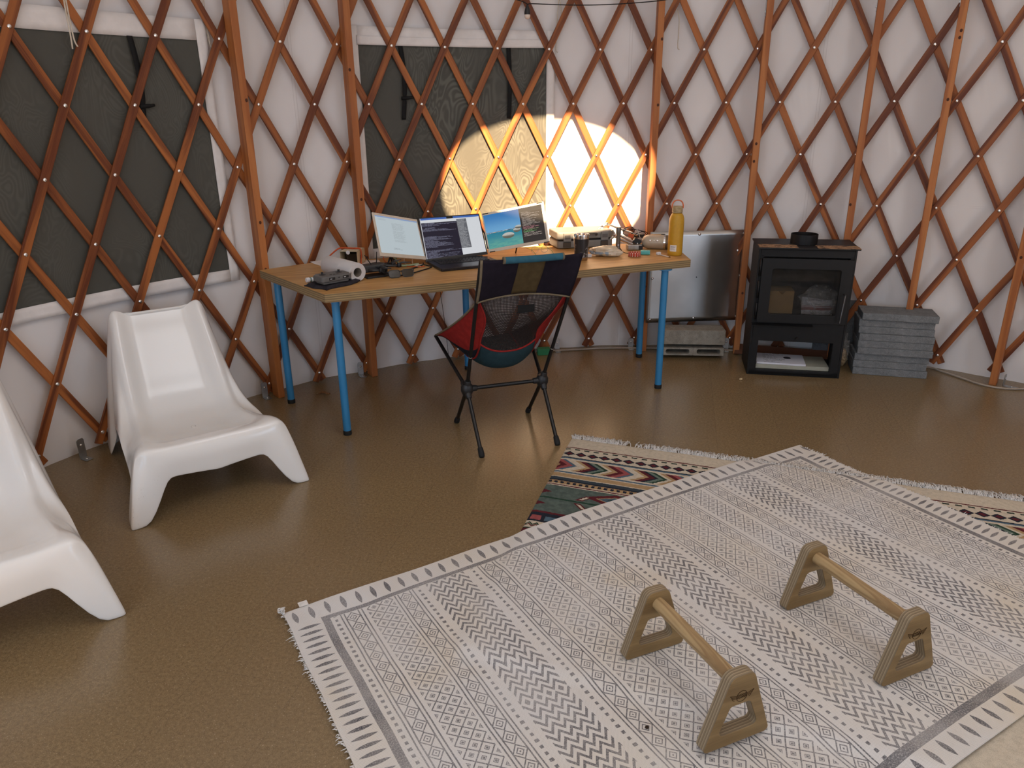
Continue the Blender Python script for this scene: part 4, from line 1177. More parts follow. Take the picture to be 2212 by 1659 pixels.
# ------------------------------------------------------------------ things on the table
def on_table(u, v, dz=0.0): return at(u, v, TZ + dz)
def plane_quad(cs, pt, yaw, tilt):
    """corners of a flat screen of that yaw and backward tilt through pt"""
    a, b = rad(yaw), rad(tilt)
    Xa = V((cos(a), sin(a), 0)); back = V((-sin(a), cos(a), 0)); up = V((0, 0, 1)) * cos(b) + back * sin(b); n = Xa.cross(up)
    o = V((0, 0, CAM_Z)); out = []
    for u, v in cs:
        d = ray(u, v); out.append(o + d * ((V(pt) - o).dot(n) / d.dot(n)))
    return out, -n.normalized() * (1 if n.y > 0 else -1)
def quad_at(q, u, v):
    """u to the right, v upwards"""
    TLq, TRq, BRq, BLq = q
    return lerp(lerp(BLq, BRq, u), lerp(TLq, TRq, u), v)
def slab(mb, q, u0, u1, v0, v1, n, f0, f1):
    P = [quad_at(q, a, b) for a, b in ((u0, v0), (u1, v0), (u1, v1), (u0, v1))]
    k = mb.add([p + n * f0 for p in P] + [p + n * f1 for p in P])
    t = [(0, 0), (1, 0), (1, 1), (0, 1)]
    mb.face([k + 3, k + 2, k + 1, k]); mb.face([k + 4, k + 5, k + 6, k + 7], t)
    for i in range(4):
        j = (i + 1) % 4; mb.face([k + i, k + j, k + 4 + j, k + 4 + i])
def screen_mat(name):
    m = Mat(name, .22, .2); x, y, _ = m.xyz('UV'); return m, x, y
# --- left: a page of text
m, x, y = screen_mat('page_screen')
page = text_lines(m, x, y, 46.0, .36, .66, .75, 1.0, 1.0, 70) & (((y > .66) & (y < .85)) | ((y > .42) & (y < .64)) | ((y > .33) & (y < .40)))
foot = text_lines(m, x, y, 30.0, .30, .55, .3, .8, 2.0, 60) & ((y > .10) & (y < .17)); side = text_lines(m, x, y, 34.0, .06, .30, .4, .9, 3.0, 60) & ((y > .88) & (y < .93))
c = m.mix(page * .45 | foot * .5 | side * .4, (.52, .60, .64, 1), (.16, .17, .19, 1)); c = m.mix((y > .965), c, (.25, .36, .6, 1))
m.color((.03, .03, .03, 1)); m.emit(c, .80); M['scr_page'] = m.m
# --- middle: a dark terminal, grey list, white page
m, x, y = screen_mat('terminal_screen')
rows = text_lines(m, x, y, 58.0, .02, .60, .25, 1.0, 4.0, 120); gap = m.noise(m.vec(3.0, (y * 15).floor() * 1.3), 2.0, 0) > .47
blk = text_lines(m, x, y, 60.0, .06, .25, .7, 1.0, 6.0, 160) & (((y > .855) & (y < .90)) | ((y > .73) & (y < .77)) | ((y > .49) & (y < .545)))
dark = (x < .605) & (y < .885)
col = m.mix(rows & gap | blk, (.008, .006, .018, 1), (.20, .205, .29, 1))
lst = (x > .605) & (x < .775) & (y > .17) & (y < .93); lr = text_lines(m, x, y, 52.0, .61, .77, .6, 1.0, 7.0, 90)
c = m.mix(dark, (.60, .62, .65, 1), col); c = m.mix(lst, c, m.mix(lr, (.11, .115, .13, 1), (.34, .35, .37, 1)))
c = m.mix(y > .955, c, (.045, .12, .40, 1)); c = m.mix((y > .955) & ((x - .5).abs() < .055), c, (.004, .004, .004, 1)); c = m.mix(x < .012, c, (.5, .5, .55, 1))
m.color((.01, .01, .01, 1)); m.emit(c, 1.0); M['scr_term'] = m.m
# --- right: a lake wallpaper with a dark terminal over its right part
m, x, y = screen_mat('lake_screen'); uvv = m.vec(x, y)
n = m.noise(m.vec(x * 5, y * 16), 1.0, 4); n2 = m.noise(m.vec(x * 14, y * 50), 1.0, 3)
sky = m.mix(y.smooth(.45, 1.0), (.13, .34, .58, 1), (.022, .16, .42, 1))
sea = m.mix((y + n * .10).smooth(.12, .46), (.10, .33, .28, 1), (.008, .17, .27, 1)); sea = m.mix((n * .6 + n2 * .4).smooth(.42, .6) * .6, sea, (.03, .22, .27, 1))
ridge = m.noise(m.vec(x * 26, 1.0), 1.0, 4) * .075 + .435
mt = m.mix(n2.smooth(.45, .6), (.05, .10, .16, 1), (.42, .50, .56, 1))
c = m.mix(y < ridge, sky, mt); c = m.mix(y < .445 + (x - .3) * .02, c, sea)
for cx, cy_, rx, ry in ((.36, .30, .105, .085), (.52, .41, .065, .062), (.56, .49, .07, .05), (.66, .33, .06, .05), (.14, .45, .03, .016), (.32, .46, .02, .014)):
    ex = (x - cx) / rx; ey = (y - cy_) / ry; d = ex * ex + ey * ey
    c = m.mix(d < 1.0, c, m.mix((ey + n2 * .8).smooth(.1, .7), (.10, .10, .08, 1), (.45, .45, .42, 1)))
te = text_lines(m, x, y, 34.0, .63, .97, .35, 1.0, 9.0, 70) & (y > .17) & (y < .90)
tcol = m.mix((y > .30) & (y < .37), m.mix((y > .37) & (y < .47), (.40, .34, .30, 1), (.45, .20, .22, 1)), (.17, .40, .14, 1))
c = m.mix(x > .60, c, m.mix(te, (.022, .017, .016, 1), tcol)); c = m.mix((x > .60) & (y > .87), c, (.05, .045, .04, 1))
m.color((.02, .02, .02, 1)); m.emit(c, 1.0); M['scr_lake'] = m.m
M['bezel'] = plain('silver_bezel', (.66, .58, .47, 1), .4, .4, 0, .03)  # silver frames, with warm sun bounce mixed into the colour
M['laptop'] = plain('dark_aluminium', (.030, .029, .032, 1), .34, .5, .5, .04)

def monitor(name, label, cs, pt, yaw, tilt, scr, mg, side):
    q, n = plane_quad(cs, pt, yaw, tilt)
    lo = (q[2] + q[3]) / 2; loc = V((lo.x, lo.y, TZ)); t = thing(name, label, 'monitor', loc, 0, 'portable monitors beside the laptop')
    q = [p - loc for p in q]
    if n.dot(V((0, 0, CAM_Z)) - loc) < 0: n = -n
    mb = MB(); slab(mb, q, 0, 1, 0, 1, n, -.008, 0); mb.build('housing', M['bezel'], t, bevel=.002)
    mb = MB(); slab(mb, q, mg[0], 1 - mg[1], mg[2], 1 - mg[3], n, .0, .0008); mb.build('display', scr, t)
    # black hinge arm that clips the panel to the laptop lid
    u = 1 if side == 'L' else 0
    mb = MB(); a = quad_at(q, u, .12) - n * .006; b = quad_at(q, u - (.16 if side == 'L' else -.16), .12) - n * .012
    mb.tube([a, b], .007, 8); e = quad_at(q, u, .5) - n * .012; mb.tube([quad_at(q, u, .10) - n * .011, e], .0065, 8); mb.build('hinge_arm', M['black_plastic'], t, smooth=True, auto=40)
    if side == 'R':
        mb = MB()
        for uu, vv in ((.06, .012), (.955, .012), (.06, .985), (.93, .985)): slab(mb, q, uu - .045, uu + .045, vv - .012, vv + .012, n, -.004, .0012)
        mb.build('corner_grip', M['black_rubber'], t)
    foot = quad_at(q, .5, .15) - n * .008; k = V((foot.x, foot.y, 0)) - V((n.x, n.y, 0)).normalized() * .10; k.z = .003
    mb = MB(); mb.tube([foot, lerp(foot, k, .5), k], .004, 8); mb.build('rear_stand', M['black_plastic'], t, smooth=True)
    return q, loc
monitor('portable_monitor', 'silver framed portable monitor showing a pale page of text, left of the laptop', [(804, 458), (901, 474), (921, 561), (822, 553)], (-.478, 4.045, .79), 55, 25, M['scr_page'], (.035, .03, .085, .06), 'L')
monitor('portable_monitor', 'white framed portable monitor showing a blue lake picture, right of the laptop', [(1040, 462), (1174, 435), (1187, 523), (1056, 546)], (-.115, 4.21, .80), 8, 10, M['scr_lake'], (.02, .045, .085, .055), 'R')

q, n = plane_quad([(902.5, 470.5), (1035, 461), (1054, 549), (920, 567)], (-.292, 4.13, .770), 24, 27)
lap = thing('laptop', 'open dark laptop in the middle of the table with a terminal on its screen', 'laptop', V((-.292, 4.13, TZ)))
q = [p - lap.location for p in q]
if n.dot(V((0, 0, CAM_Z)) - lap.location) < 0: n = -n
mb = MB(); slab(mb, q, 0, 1, 0, 1, n, -.005, 0); lid = mb.build('lid', M['laptop'], lap, bevel=.0018)
mb = MB(); slab(mb, q, .005, .995, .012, .992, n, 0, .0006); mb.build('screen_border', M['black_plastic'], lid)
mb = MB(); slab(mb, q, .022, .980, .066, .972, n, .0006, .0010); mb.build('display', M['scr_term'], lid)
ya = rad(24); ex = V((cos(ya), sin(ya), 0)); ey = V((-sin(ya), cos(ya), 0))
hc = (q[2] + q[3]) / 2; hc.z = 0
R24 = Matrix.Rotation(ya, 3, 'Z')
mb = MB(); mb.prism(rrect(.358, .248, .012, 4), .0015, .0155, R24, hc - ey * .121 + V((0, 0, 0))); bs = mb.build('base', M['laptop'], lap, bevel=.002)
mb = MB(); mb.tube([hc - ex * .15 + V((0, 0, .014)), hc + ex * .15 + V((0, 0, .014))], .0055, 10); mb.build('hinge', M['black_plastic'], lap, smooth=True)
mb = MB(); rr = random.Random(2)
wd = [[1] * 14, [1] * 13 + [1.5], [1.5] + [1] * 12 + [1], [1.8] + [1] * 11 + [1.8], [2.3] + [1] * 10 + [2.3], [1, 1, 1, 1.3, 5.2, 1.3, 1, 1, 1, 1]]
mb.prism(rrect(.292, .112, .004, 2), .0156, .0159, R24, hc - ey * .068); kbw = mb.build('keyboard_well', M['black_rubber'], bs)
mb = MB()
for r, row in enumerate(wd):
    tot = sum(row); xx = -.143
    for k in row:
        w = .286 * k / tot; c = hc + ex * (xx + w / 2) - ey * (.020 + r * .0188) + V((0, 0, .0170)); mb.box(c, (w - .0028, .0155, .0018), R24); xx += w
mb.build('keyboard', plain('laptop_keys', (.02, .02, .022, 1), .5), kbw, bevel=.0006, seg=1)
mb = MB(); mb.prism(rrect(.135, .085, .004, 2), .0156, .0160, R24, hc - ey * .190); mb.build('trackpad', plain('trackpad', (.045, .043, .046, 1), .3, .5, .3), bs)

# --- left end of the table
M['terry'] = plain('dark_terry', (.040, .036, .042, 1), .95, .1, 0, .2, 60, .8)
t = thing('folded_cloth', 'dark grey folded microfibre cloth under the game-style controller at the table corner', 'cloth', V((-.872, 3.560, TZ)), rad(54))
def cloth(a, b):
    x = lerp(-.112, .108, a); y = lerp(-.090, .075, b); ed = min(a, 1 - a, b, 1 - b)
    return V((x + .006 * sin(b * 9), y + .006 * sin(a * 8), .004 + .012 * sstep(0, .10, ed) + .003 * mnoise.noise((x * 30, y * 30, 0)) + .008 * exp(-((a - 1) / .1) ** 2)))
mb = MB(); mb.grid(cloth, 40, 30); mb.build('cloth', M['terry'], t, smooth=True, solid=.006, off=-1)
M['ctrl'] = plain('grey_shell', (.115, .112, .108, 1), .5, .4, 0, .03)
t = thing('remote_controller', 'grey drone remote controller lying on the dark cloth', 'controller', V((-.862, 3.534, TZ + .0185)), rad(44))
mb = MB(); o1 = round_poly([(-.082, -.050), (.082, -.050), (.086, .030), (.060, .056), (-.060, .056), (-.086, .030)], [.016, .016, .02, .02, .02, .02], 4)
mb.prism(o1, .010, .038); body = mb.build('shell', M['ctrl'], t, bevel=.006, seg=3)
mb = MB(); mb.prism([(a * .86, b * .86) for a, b in o1], 0, .012); mb.build('grip', M['ctrl'], body, bevel=.004)
for x in (-.030, .045):
    mb = MB(); mb.box((x, -.0502, .025), (.032, .003, .013)); pt = mb.build('port_cover', M['black_plastic'], body, bevel=.001)
    mb = MB(); mb.box((x - .006, -.0519, .025), (.010, .0006, .003)); mb.build('port_mark', M['paper'], pt)
mb = MB(); mb.box((.008, -.0502, .027), (.008, .002, .004)); mb.build('usb_socket', M['black_rubber'], body)
for x, y in ((-.045, .012), (.045, .012)):
    mb = MB(); mb.lathe([(.016, .037), (.016, .039), (.006, .040), (.0045, .046), (.0075, .050), (.0001, .051)], (x, y, 0), 18); mb.build('stick', M['black_plastic'], t, smooth=True, auto=50)
for x in (-.018, 0, .018):
    mb = MB(); mb.box((x, -.020, .0385), (.010, .006, .002)); mb.build('button', M['black_plastic'], t, bevel=.0008)
mb = MB(); mb.tube([V((.070, -.042, .036)), V((.080, -.036, .034))], .006, 10); mb.build('dial', M['zinc'], t, smooth=True)

def towel_roll():
    a, b = V((-.752, 3.607, 0)), V((-.975, 3.850, 0)); d = (a - b).normalized(); Lr = .285
    t = thing('paper_towel_roll', 'white embossed paper towel roll lying on the left end of the table', 'paper roll', V((a.x, a.y, TZ)), atan2(d.y, d.x))
    m = Mat('paper_towel', .9, .1); x, y, z = m.xyz('Object')
    v = m.voro(m.coord('Object'), 22); dd = X(m.nt, v.outputs['Distance']); rings = (dd * 105).tri()
    m.color(m.mix(rings.smooth(.0, .6), (.62, .585, .57, 1), (.76, .735, .725, 1))); m.bump(rings, .5, .002)
    mb = MB(); r = .0465; R = Matrix.Rotation(pi / 2, 3, 'Y')
    prof = [(r - .002, -Lr), (r, -Lr + .004), (r + .0006, -Lr / 2), (r, -.004), (r - .002, 0)]
    mb.lathe(prof, (0, 0, r), 48, R, cap=False); 
    n0 = len(mb.v)
    mb.lathe([(r - .002, 0), (.0225, -.001)], (0, 0, r), 48, R, cap=False); mb.lathe([(.0225, -Lr), (r - .002, -Lr)], (0, 0, r), 48, R, cap=False)
    mb.build('paper', m.m, t, smooth=True, auto=50)
    mb = MB(); mb.lathe([(.0225, -.001), (.0222, -Lr)], (0, 0, r), 32, R, cap=False); mb.build('card_core', plain('grey_card', (.16, .13, .10, 1), .9), t, smooth=True, solid=.001)
towel_roll()
t = thing('ointment_tube', 'small tube with round white cap poking out behind the controller', 'tube', on_table(662, 611), rad(40))
mb = MB(); mb.lathe([(.0105, 0), (.0125, .003), (.0125, .016), (.009, .021), (.0085, .022)], (0, 0, .0128), 24, Matrix.Rotation(pi / 2, 3, 'Y')); 
cap = mb.build('cap', M['paper'], t, smooth=True, auto=40)
m = Mat('tube_print', .4, .5); x, y, z = m.xyz('Object'); c = m.mix((x * 60).frac() > .5, (.05, .22, .12, 1), (.62, .64, .7, 1)); c = m.mix(((x - .06).abs() < .006), c, (.5, .05, .04, 1)); m.color(c)
mb = MB()
def tubef(a, b):
    th = 2 * pi * a; k = b ** 1.4; r = .0118
    return V((.021 + b * .085, cos(th) * r * (1 + .35 * k), .0128 + sin(th) * r * (1 - .8 * k) - .006 * k))
mb.grid(tubef, 20, 10, closeu=True); mb.build('tube_body', m.m, t, smooth=True)
t = thing('marker_pen', 'black marker pen lying behind the controller', 'pen', V((-.893, 3.672, TZ)), rad(60))
mb = MB(); mb.tube([(-.05, 0, .007), (.055, 0, .007)], .0068, 12); mb.build('barrel', M['black_plastic'], t, smooth=True, auto=40); mb = MB(); mb.tube([(.055, 0, .007), (.075, 0, .007)], .0078, 12); mb.build('pen_cap', M['black_rubber'], t, smooth=True, auto=40)

M['print'] = None
m = Mat('printed_sheet', .8, .1); x, y, z = m.xyz('Object'); mk = text_lines(m, x * 4 + .5, y * 3.5 + .5, 22.0, .08, .92, .5, 1.0, 12.0, 40)
m.color(m.mix(mk * .4, (.72, .66, .63, 1), (.25, .2, .2, 1))); M['print'] = m.m
for k, (u, v, a, lab) in enumerate([(733, 566, 40, 'white printed sheet of paper lying under the orange-corded box'), (772, 572, 18, 'second printed sheet, nearer the drone, partly under the box')]):
    t = thing('paper_sheet', lab, 'paper', on_table(u, v, .0) + V((0, 0, .0002 + k * .0012)), rad(a), 'paper sheets under the box')
    mb = MB(); mb.grid(lambda a, b: V((lerp(-.13, .13, a), lerp(-.095, .095, b), .0008 + .0016 * k * 0 + .004 * max(0, b - .75) * 4 * (1 - a))), 10, 8); mb.build('sheet', M['print'], t, solid=.0005)
M['cream_card'] = plain('cream_card', (.60, .52, .37, 1), .75, .2, 0, .04, 12)
t = thing('open_box', 'small cream cardboard box with an open dark front and an orange cord over it', 'box', V((-.868, 4.065, TZ + .0032)), rad(-8))
mb = MB(); w, d, h, tk = .098, .125, .078, .0025
mb.box((0, 0, tk / 2), (w, d, tk)); mb.box((0, 0, h - tk / 2), (w, d, tk)); mb.box((-w / 2 + tk / 2, 0, h / 2), (tk, d, h)); mb.box((w / 2 - tk / 2, 0, h / 2), (tk, d, h)); mb.box((0, d / 2 - tk / 2, h / 2), (w, tk, h))
bx = mb.build('card', M['cream_card'], t, bevel=.0008, seg=1)
mb = MB(); mb.box((.006, .02, .030), (.070, .075, .052)); mb.build('shaded_inside', plain('box_inside', (.035, .022, .012, 1), .8), t)  # dark block stands in for the shade inside the open box
mb = MB(); mb.lathe([(.0001, 0), (.011, 0), (.011, .0004)], (-.002, -d / 2 - .0006, h - .006), 20, Matrix.Rotation(pi / 2, 3, 'X')); mb.build('thumb_notch', M['paper'], t)
mb = MB(); mb.box((.0493, .0, .040), (.0006, .04, .02)); mb.build('printed_mark', plain('grey_print', (.28, .24, .17, 1), .8), t)
M['orange'] = plain('orange_cord', (.62, .105, .03, 1), .6, .3)
t = thing('orange_cord', 'orange braided cord looped over the cream box', 'cord', V((-.868, 4.065, TZ)), rad(-8))
pts = [(-.165, -.02, .008), (-.135, -.005, .040), (-.085, .012, .080), (-.045, .010, .0865), (.0, .006, .0862), (.042, -.002, .0862), (.0535, -.010, .070), (.0545, -.020, .035), (.054, -.030, .008), (.060, -.055, .006)]
mb = MB(); mb.tube(catmull(pts, 6), .0042, 8); mb.build('cord', M['orange'], t, smooth=True)

# drone on a slim dark slab
t = thing('slim_slab', 'slim dark grey tablet or battery slab under the drone', 'tablet', V((-.675, 3.735, TZ)), rad(33)); t['label'] = 'slim dark grey slab lying under the folded drone'; t['category'] = 'electronics'
mb = MB(); mb.prism(rrect(.150, .075, .008, 3), .0, .010); mb.build('slab', M['black_plastic'], t, bevel=.0015)
t = thing('drone', 'black folded camera drone with two thin antenna rods, right of the paper roll', 'drone', V((-.685, 3.765, TZ + .0105)), rad(33))
D = plain('drone_grey', (.035, .035, .036, 1), .45, .45)
mb = MB(); mb.prism(round_poly([(-.085, -.030), (.030, -.034), (.045, 0), (.030, .034), (-.085, .030)], [.012] * 5, 3), .012, .050); dr = mb.build('body', D, t, bevel=.008, seg=3)
mb = MB(); mb.lathe([(.0001, -.0315), (.016, -.030), (.019, -.022), (.019, .020), (.016, .026), (.0001, .027)], (.012, -.044, .024), 24, Matrix.Rotation(pi / 2, 3, 'X')); cm = mb.build('camera', M['black_plastic'], t, smooth=True, auto=40)
mb = MB(); mb.lathe([(.0001, .0325), (.009, .0322), (.010, .029)], (.012, -.044, .024), 20, Matrix.Rotation(pi / 2, 3, 'X')); mb.build('lens', M['stove_glass'], cm, smooth=True)
for k, (ax, ay, bx_, by) in enumerate(((.02, .03, .095, .012), (.03, -.02, .108, -.036), (-.06, .03, -.005, .058), (-.06, -.03, .0, -.055))):
    z0 = .036 if k < 2 else .026
    ar = MB(); ar.tube([V((ax, ay, z0)), V((bx_, by, z0 - .004))], [.007, .0055], 8); ao = ar.build('folding_arm', D, t, smooth=True)
    mo = MB(); mo.lathe([(.011, -.010), (.0125, -.006), (.0125, .006), (.010, .010), (.004, .012)], (bx_, by, z0 - .002), 16); mo.build('motor', M['black_plastic'], ao, smooth=True, auto=40)
    pr = MB(); an = rad((20, -25, 40, -60)[k]); 
    for s in (1, -1):
        def bl(a, b): 
            r = lerp(.006, .062, a); w = .0085 * sin(min(1, a * 1.25 + .12) * pi) + .002; p = V((r * cos(an) * s - (b - .5) * 2 * w * sin(an) * s, r * sin(an) * s + (b - .5) * 2 * w * cos(an) * s, .004 * (b - .5)))
            return p + V((bx_, by, z0 + .011))
        pr.grid(bl, 9, 3)
    pr.build('propeller', M['black_plastic'], ao, smooth=True, solid=.0012)
for a, b in (((-.035, -.012, .05), (-.062, .0, .098)), ((.004, .010, .05), (.012, .016, .105))):
    mb = MB(); mb.tube([V(a), V(b)], [.0026, .0021], 8); mb.build('antenna', M['black_rubber'], t, smooth=True, auto=40)

# sunglasses
t = thing('sunglasses', 'sunglasses with dark brown lenses lying near the front edge of the table', 'sunglasses', V((-.553, 3.700, TZ)), rad(24))
lm = Mat('brown_lens', .12, .25); lm.color((.035, .022, .007, 1)); lm.b.inputs['Alpha'].default_value = .88; tl = rad(28)
R = Matrix.Rotation(pi / 2 - tl, 3, 'X')
fr = MB()
def lens_o(s, k=1.0):
    o_ = round_poly([(-.026 * k, -.019 * k), (.026 * k, -.019 * k), (.029 * k, .017 * k), (-.029 * k, .017 * k)], .012 * k, 4)
    return [(s * a + .0345 * s, b) for a, b in o_]
for s in (-1, 1):
    o1, o2 = lens_o(s, 1.12), lens_o(s, .97)
    if s < 0: o1.reverse(); o2.reverse()
    fr.prism(o1, -.002, .002, R, (0, 0, .022), [o2])
fr.tube([R @ V((-.010, .008, 0)) + V((0, 0, .022)), R @ V((0, .011, 0)) + V((0, 0, .022)), R @ V((.010, .008, 0)) + V((0, 0, .022))], .0028, 8)
fo = fr.build('frame', M['black_plastic'], t, bevel=.0006, seg=1)
for s in (-1, 1):
    mb = MB(); o2 = lens_o(s, .99)
    if s < 0: o2.reverse()
    mb.prism(o2, -.0008, .0008, R, (0, 0, .022)); mb.build('lens', lm.m, t)
    mb = MB(); hx = R @ V((s * .0665, .010, 0)) + V((0, 0, .022)); mb.tube([hx, hx + V((s * .002, .010, .001)), V((s * .064, .075, .020)), V((s * .055 - .01, .115, .012)), V((s * .050 - .012, .135, .004))], [.0034, .003, .0028, .003, .0034], 8); mb.build('temple', M['black_plastic'], t, smooth=True)

# mini tripod with a pale green strap
t = thing('mini_tripod', 'small black table tripod with a pale green wrist strap, below the left monitor', 'tripod', V((-.640, 3.955, TZ)), rad(20))
G = plain('pale_green_strap', (.36, .46, .30, 1), .8, .2)
for a in (200, 320, 75):
    mb = MB(); e = V((.030 * cos(rad(a)), .030 * sin(rad(a)), .005)); mb.tube([V((0, 0, .066)), e * .4 + V((0, 0, .042)), e], [.005, .0048, .0042], 8); mb.build('leg', M['black_plastic'], t, smooth=True)
mb = MB(); mb.lathe([(.0001, .062), (.010, .064), (.011, .078), (.006, .084), (.0001, .085)], n=16); mb.build('head', G, t, smooth=True, auto=40)
mb = MB(); mb.tube(catmull([V((.002, 0, .080)), V((.020, -.006, .052)), V((.040, -.012, .018)), V((.060, -.012, .008)), V((.105, -.004, .007)), V((.150, .010, .007))], 6), [.0055] * 31, 8); mb.build('strap', G, t, smooth=True)
mb = MB(); mb.tube([V((.032, -.012, .024)), V((.026, -.026, .006))], .0042, 8); mb.build('strap_clip', plain('amber_clip', (.55, .26, .03, 1), .5), t, smooth=True)

def cable(label, pts, r, mat, name='cable', ends=None):
    loc = V(pts[0]).copy(); loc.z = TZ
    t = thing(name, label, 'cable', loc, 0)
    P = [V(p) - loc for p in pts]; mb = MB(); mb.tube(catmull(P, 6), r, 8); mb.build('sheath', mat, t, smooth=True)
    if ends:
        for i, (mt, rr_) in enumerate(ends):
            p, q2 = (P[0], P[1]) if i == 0 else (P[-1], P[-2])
            mb = MB(); d = (q2 - p).normalized() * .022; mb.tube([p - d * .2, p + d], rr_, 10); mb.build('plug', mt, t, smooth=True, auto=40)
    return t
T_ = lambda u, v, h=.004: on_table(u, v, 0) + V((0, 0, h))
cable('black cable running from the sunglasses to the laptop side', [T_(842, 600), T_(880, 594), T_(910, 586), T_(932, 578), V((-.470, 3.985, TZ + .008))], .0032, M['black_rubber'], ends=None)
cable('black cable entering the laptop behind the pale green strap', [T_(868, 588), T_(890, 582), T_(912, 574), V((-.478, 4.030, TZ + .008))], .0032, M['black_rubber'])
M['white_cable'] = plain('white_cable', (.70, .66, .60, 1), .5, .4)
cable('white cable arching under the left monitor', [T_(880, 560, .030), T_(874, 566, .022), T_(876, 573, .008), T_(895, 574), T_(915, 572)], .0024, M['white_cable'])
cable('short white cable with a plug beside the laptop hinge', [T_(893, 562, .022), T_(891, 568, .012), T_(894, 574, .005), T_(910, 577)], .0022, M['white_cable'])
cable('orange cable from the left monitor to the laptop', [T_(832, 556, .030), T_(829, 563, .010), T_(840, 571), T_(868, 575), T_(895, 578), T_(918, 577)], .0026, M['orange'])
cable('thin dark cord hanging below the table behind the camp chair', [V((-.455, 4.50, TZ - .046)), V((-.445, 4.50, .55)), V((-.42, 4.50, .30)), V((-.40, 4.50, .02))], .0016, M['black_rubber'], 'hanging_cord')

# --- right end of the table
M['case'] = plain('grey_tool_case', (.24, .235, .22, 1), .55, .35, 0, .05, 10)
ca_ = rad(12.8)
t = thing('tool_case', 'grey plastic tool case with two latches standing against the lattice', 'case', V((.432, 4.598, TZ)), ca_)
for nm, z0, z1, w, d in (('lower_shell', .003, .046, .352, .205), ('upper_shell', .056, .100, .356, .209)):
    mb = MB(); mb.prism(rrect(w, d, .022, 4), z0, z1); mb.build(nm, M['case'], t, bevel=.007, seg=3)
mb = MB(); mb.prism(rrect(.338, .19, .02, 4), .044, .058); mb.build('shaded_gap', M['black_rubber'], t)  # black core stands in for the shaded gap between the two shells
for x in (-.118, .118):
    mb = MB(); mb.box((x, -.108, .070), (.048, .012, .050)); l = mb.build('latch', M['case'], t, bevel=.003); mb = MB(); mb.box((x, -.1145, .072), (.034, .003, .022)); mb.build('latch_tab', plain('latch_grey', (.13, .125, .12, 1), .5), l, bevel=.001)
    mb = MB(); mb.box((x, -.1045, .025), (.046, .010, .030)); mb.build('keeper', plain('keeper_brown', (.075, .06, .045, 1), .6), t, bevel=.002)
mb = MB(); mb.tube(catmull([V((-.065, -.105, .075)), V((-.060, -.118, .088)), V((0, -.121, .091)), V((.060, -.118, .088)), V((.065, -.105, .075))], 6), .0055, 10); mb.build('handle', plain('handle_grey', (.11, .108, .105, 1), .5), t, smooth=True)

t = thing('steel_tumbler', 'steel tumbler with a black band of pale line drawings, behind the chair headrest', 'tumbler', V((.392, 4.118, TZ)))
mb = MB(); mb.lathe([(.0001, .0), (.034, .0), (.0365, .003), (.0372, .018)], n=40); mb.build('base', plain('reflected_tan', (.30, .17, .07, 1), .4, .5, .3), t, smooth=True, auto=50)  # tan stands for a reflection in the steel foot, put into its colour
m = Mat('tumbler_band', .3, .5); x, y, z = m.xyz('Object'); v = m.voro(m.vec(x * 1.0, y * 1.0, z * .6), 85)
v.feature = 'DISTANCE_TO_EDGE'; e = X(m.nt, v.outputs['Distance']); gr = m.noise(m.coord('Object'), 16, 1)
m.color(m.mix((e < .055) & (gr > .46) & (z < .090), (.022, .022, .025, 1), (.26, .27, .29, 1)))
mb = MB(); mb.lathe([(.0374, .018), (.0385, .05), (.0425, .120)], n=40, cap=False); mb.build('band', m.m, t, smooth=True)
mb = MB(); mb.lathe([(.0425, .120), (.0440, .139), (.0436, .1422), (.0425, .1418), (.0410, .120), (.036, .03), (.0001, .028)], n=40, cap=False); mb.build('rim', M['chrome'], t, smooth=True, auto=60)

t = thing('crumpled_bag', 'crumpled translucent food bag with blue print, right of the tumbler', 'bag', V((.545, 4.225, TZ)), rad(-8))
m = Mat('bag_film', .35, .4, Transmission_Weight=.25); x, y, z = m.xyz('Object'); n = m.noise(m.coord('Object'), 26, 3); pr2 = (n > .47) & (x < .015) & (z < .030) & (z > .008)
m.color(m.mix(pr2, m.mix(n.smooth(.3, .7), (.72, .60, .42, 1), (.80, .72, .58, 1)), (.30, .38, .46, 1))); m.bump(n, .5, .006)
blob(.175, .10, .058, 7.0, .30, 4, 36).build('film', m.m, t, smooth=True, auto=22)
t = thing('charger_plug', 'small white plug lying between the tumbler and the crumpled bag', 'plug', on_table(1272, 556), rad(30))
mb = MB(); mb.box((0, 0, .010), (.030, .018, .018)); mb.build('housing', M['paper'], t, bevel=.003); mb = MB(); mb.box((-.022, 0, .010), (.016, .010, .006)); mb.build('connector', M['chrome'], t, bevel=.001)

t = thing('torch', 'dark metal torch standing upright on the table', 'torch', V((.622, 4.298, TZ)), rad(10))
m = Mat('torch_metal', .38, .5, .8); m.color((.17, .15, .13, 1)); n = m.xyz('Object')[2]; m.bump((n * 380).tri() & (n > .05) & (n < .11), .4, .001)
mb = MB(); mb.lathe([(.0001, 0), (.0145, 0), (.0165, .003), (.0168, .020), (.0140, .034), (.0130, .040), (.0130, .112), (.0142, .116), (.0146, .148), (.0125, .152), (.0001, .1525)], n=30); mb.build('barrel', m.m, t, smooth=True, auto=40)
mb = MB(); mb.box((-.003, -.0145, .052), (.008, .004, .010)); mb.build('switch', plain('torch_switch', (.45, .5, .58, 1), .3), t, bevel=.001)
mb = MB(); mb.tube(catmull([V((.014, -.002, .03)), V((.030, -.006, .010)), V((.050, -.018, .004)), V((.075, -.020, .004)), V((.088, -.006, .004)), V((.078, -.012, .006))], 6), .0022, 6); mb.build('wrist_cord', M['black_rubber'], t, smooth=True)

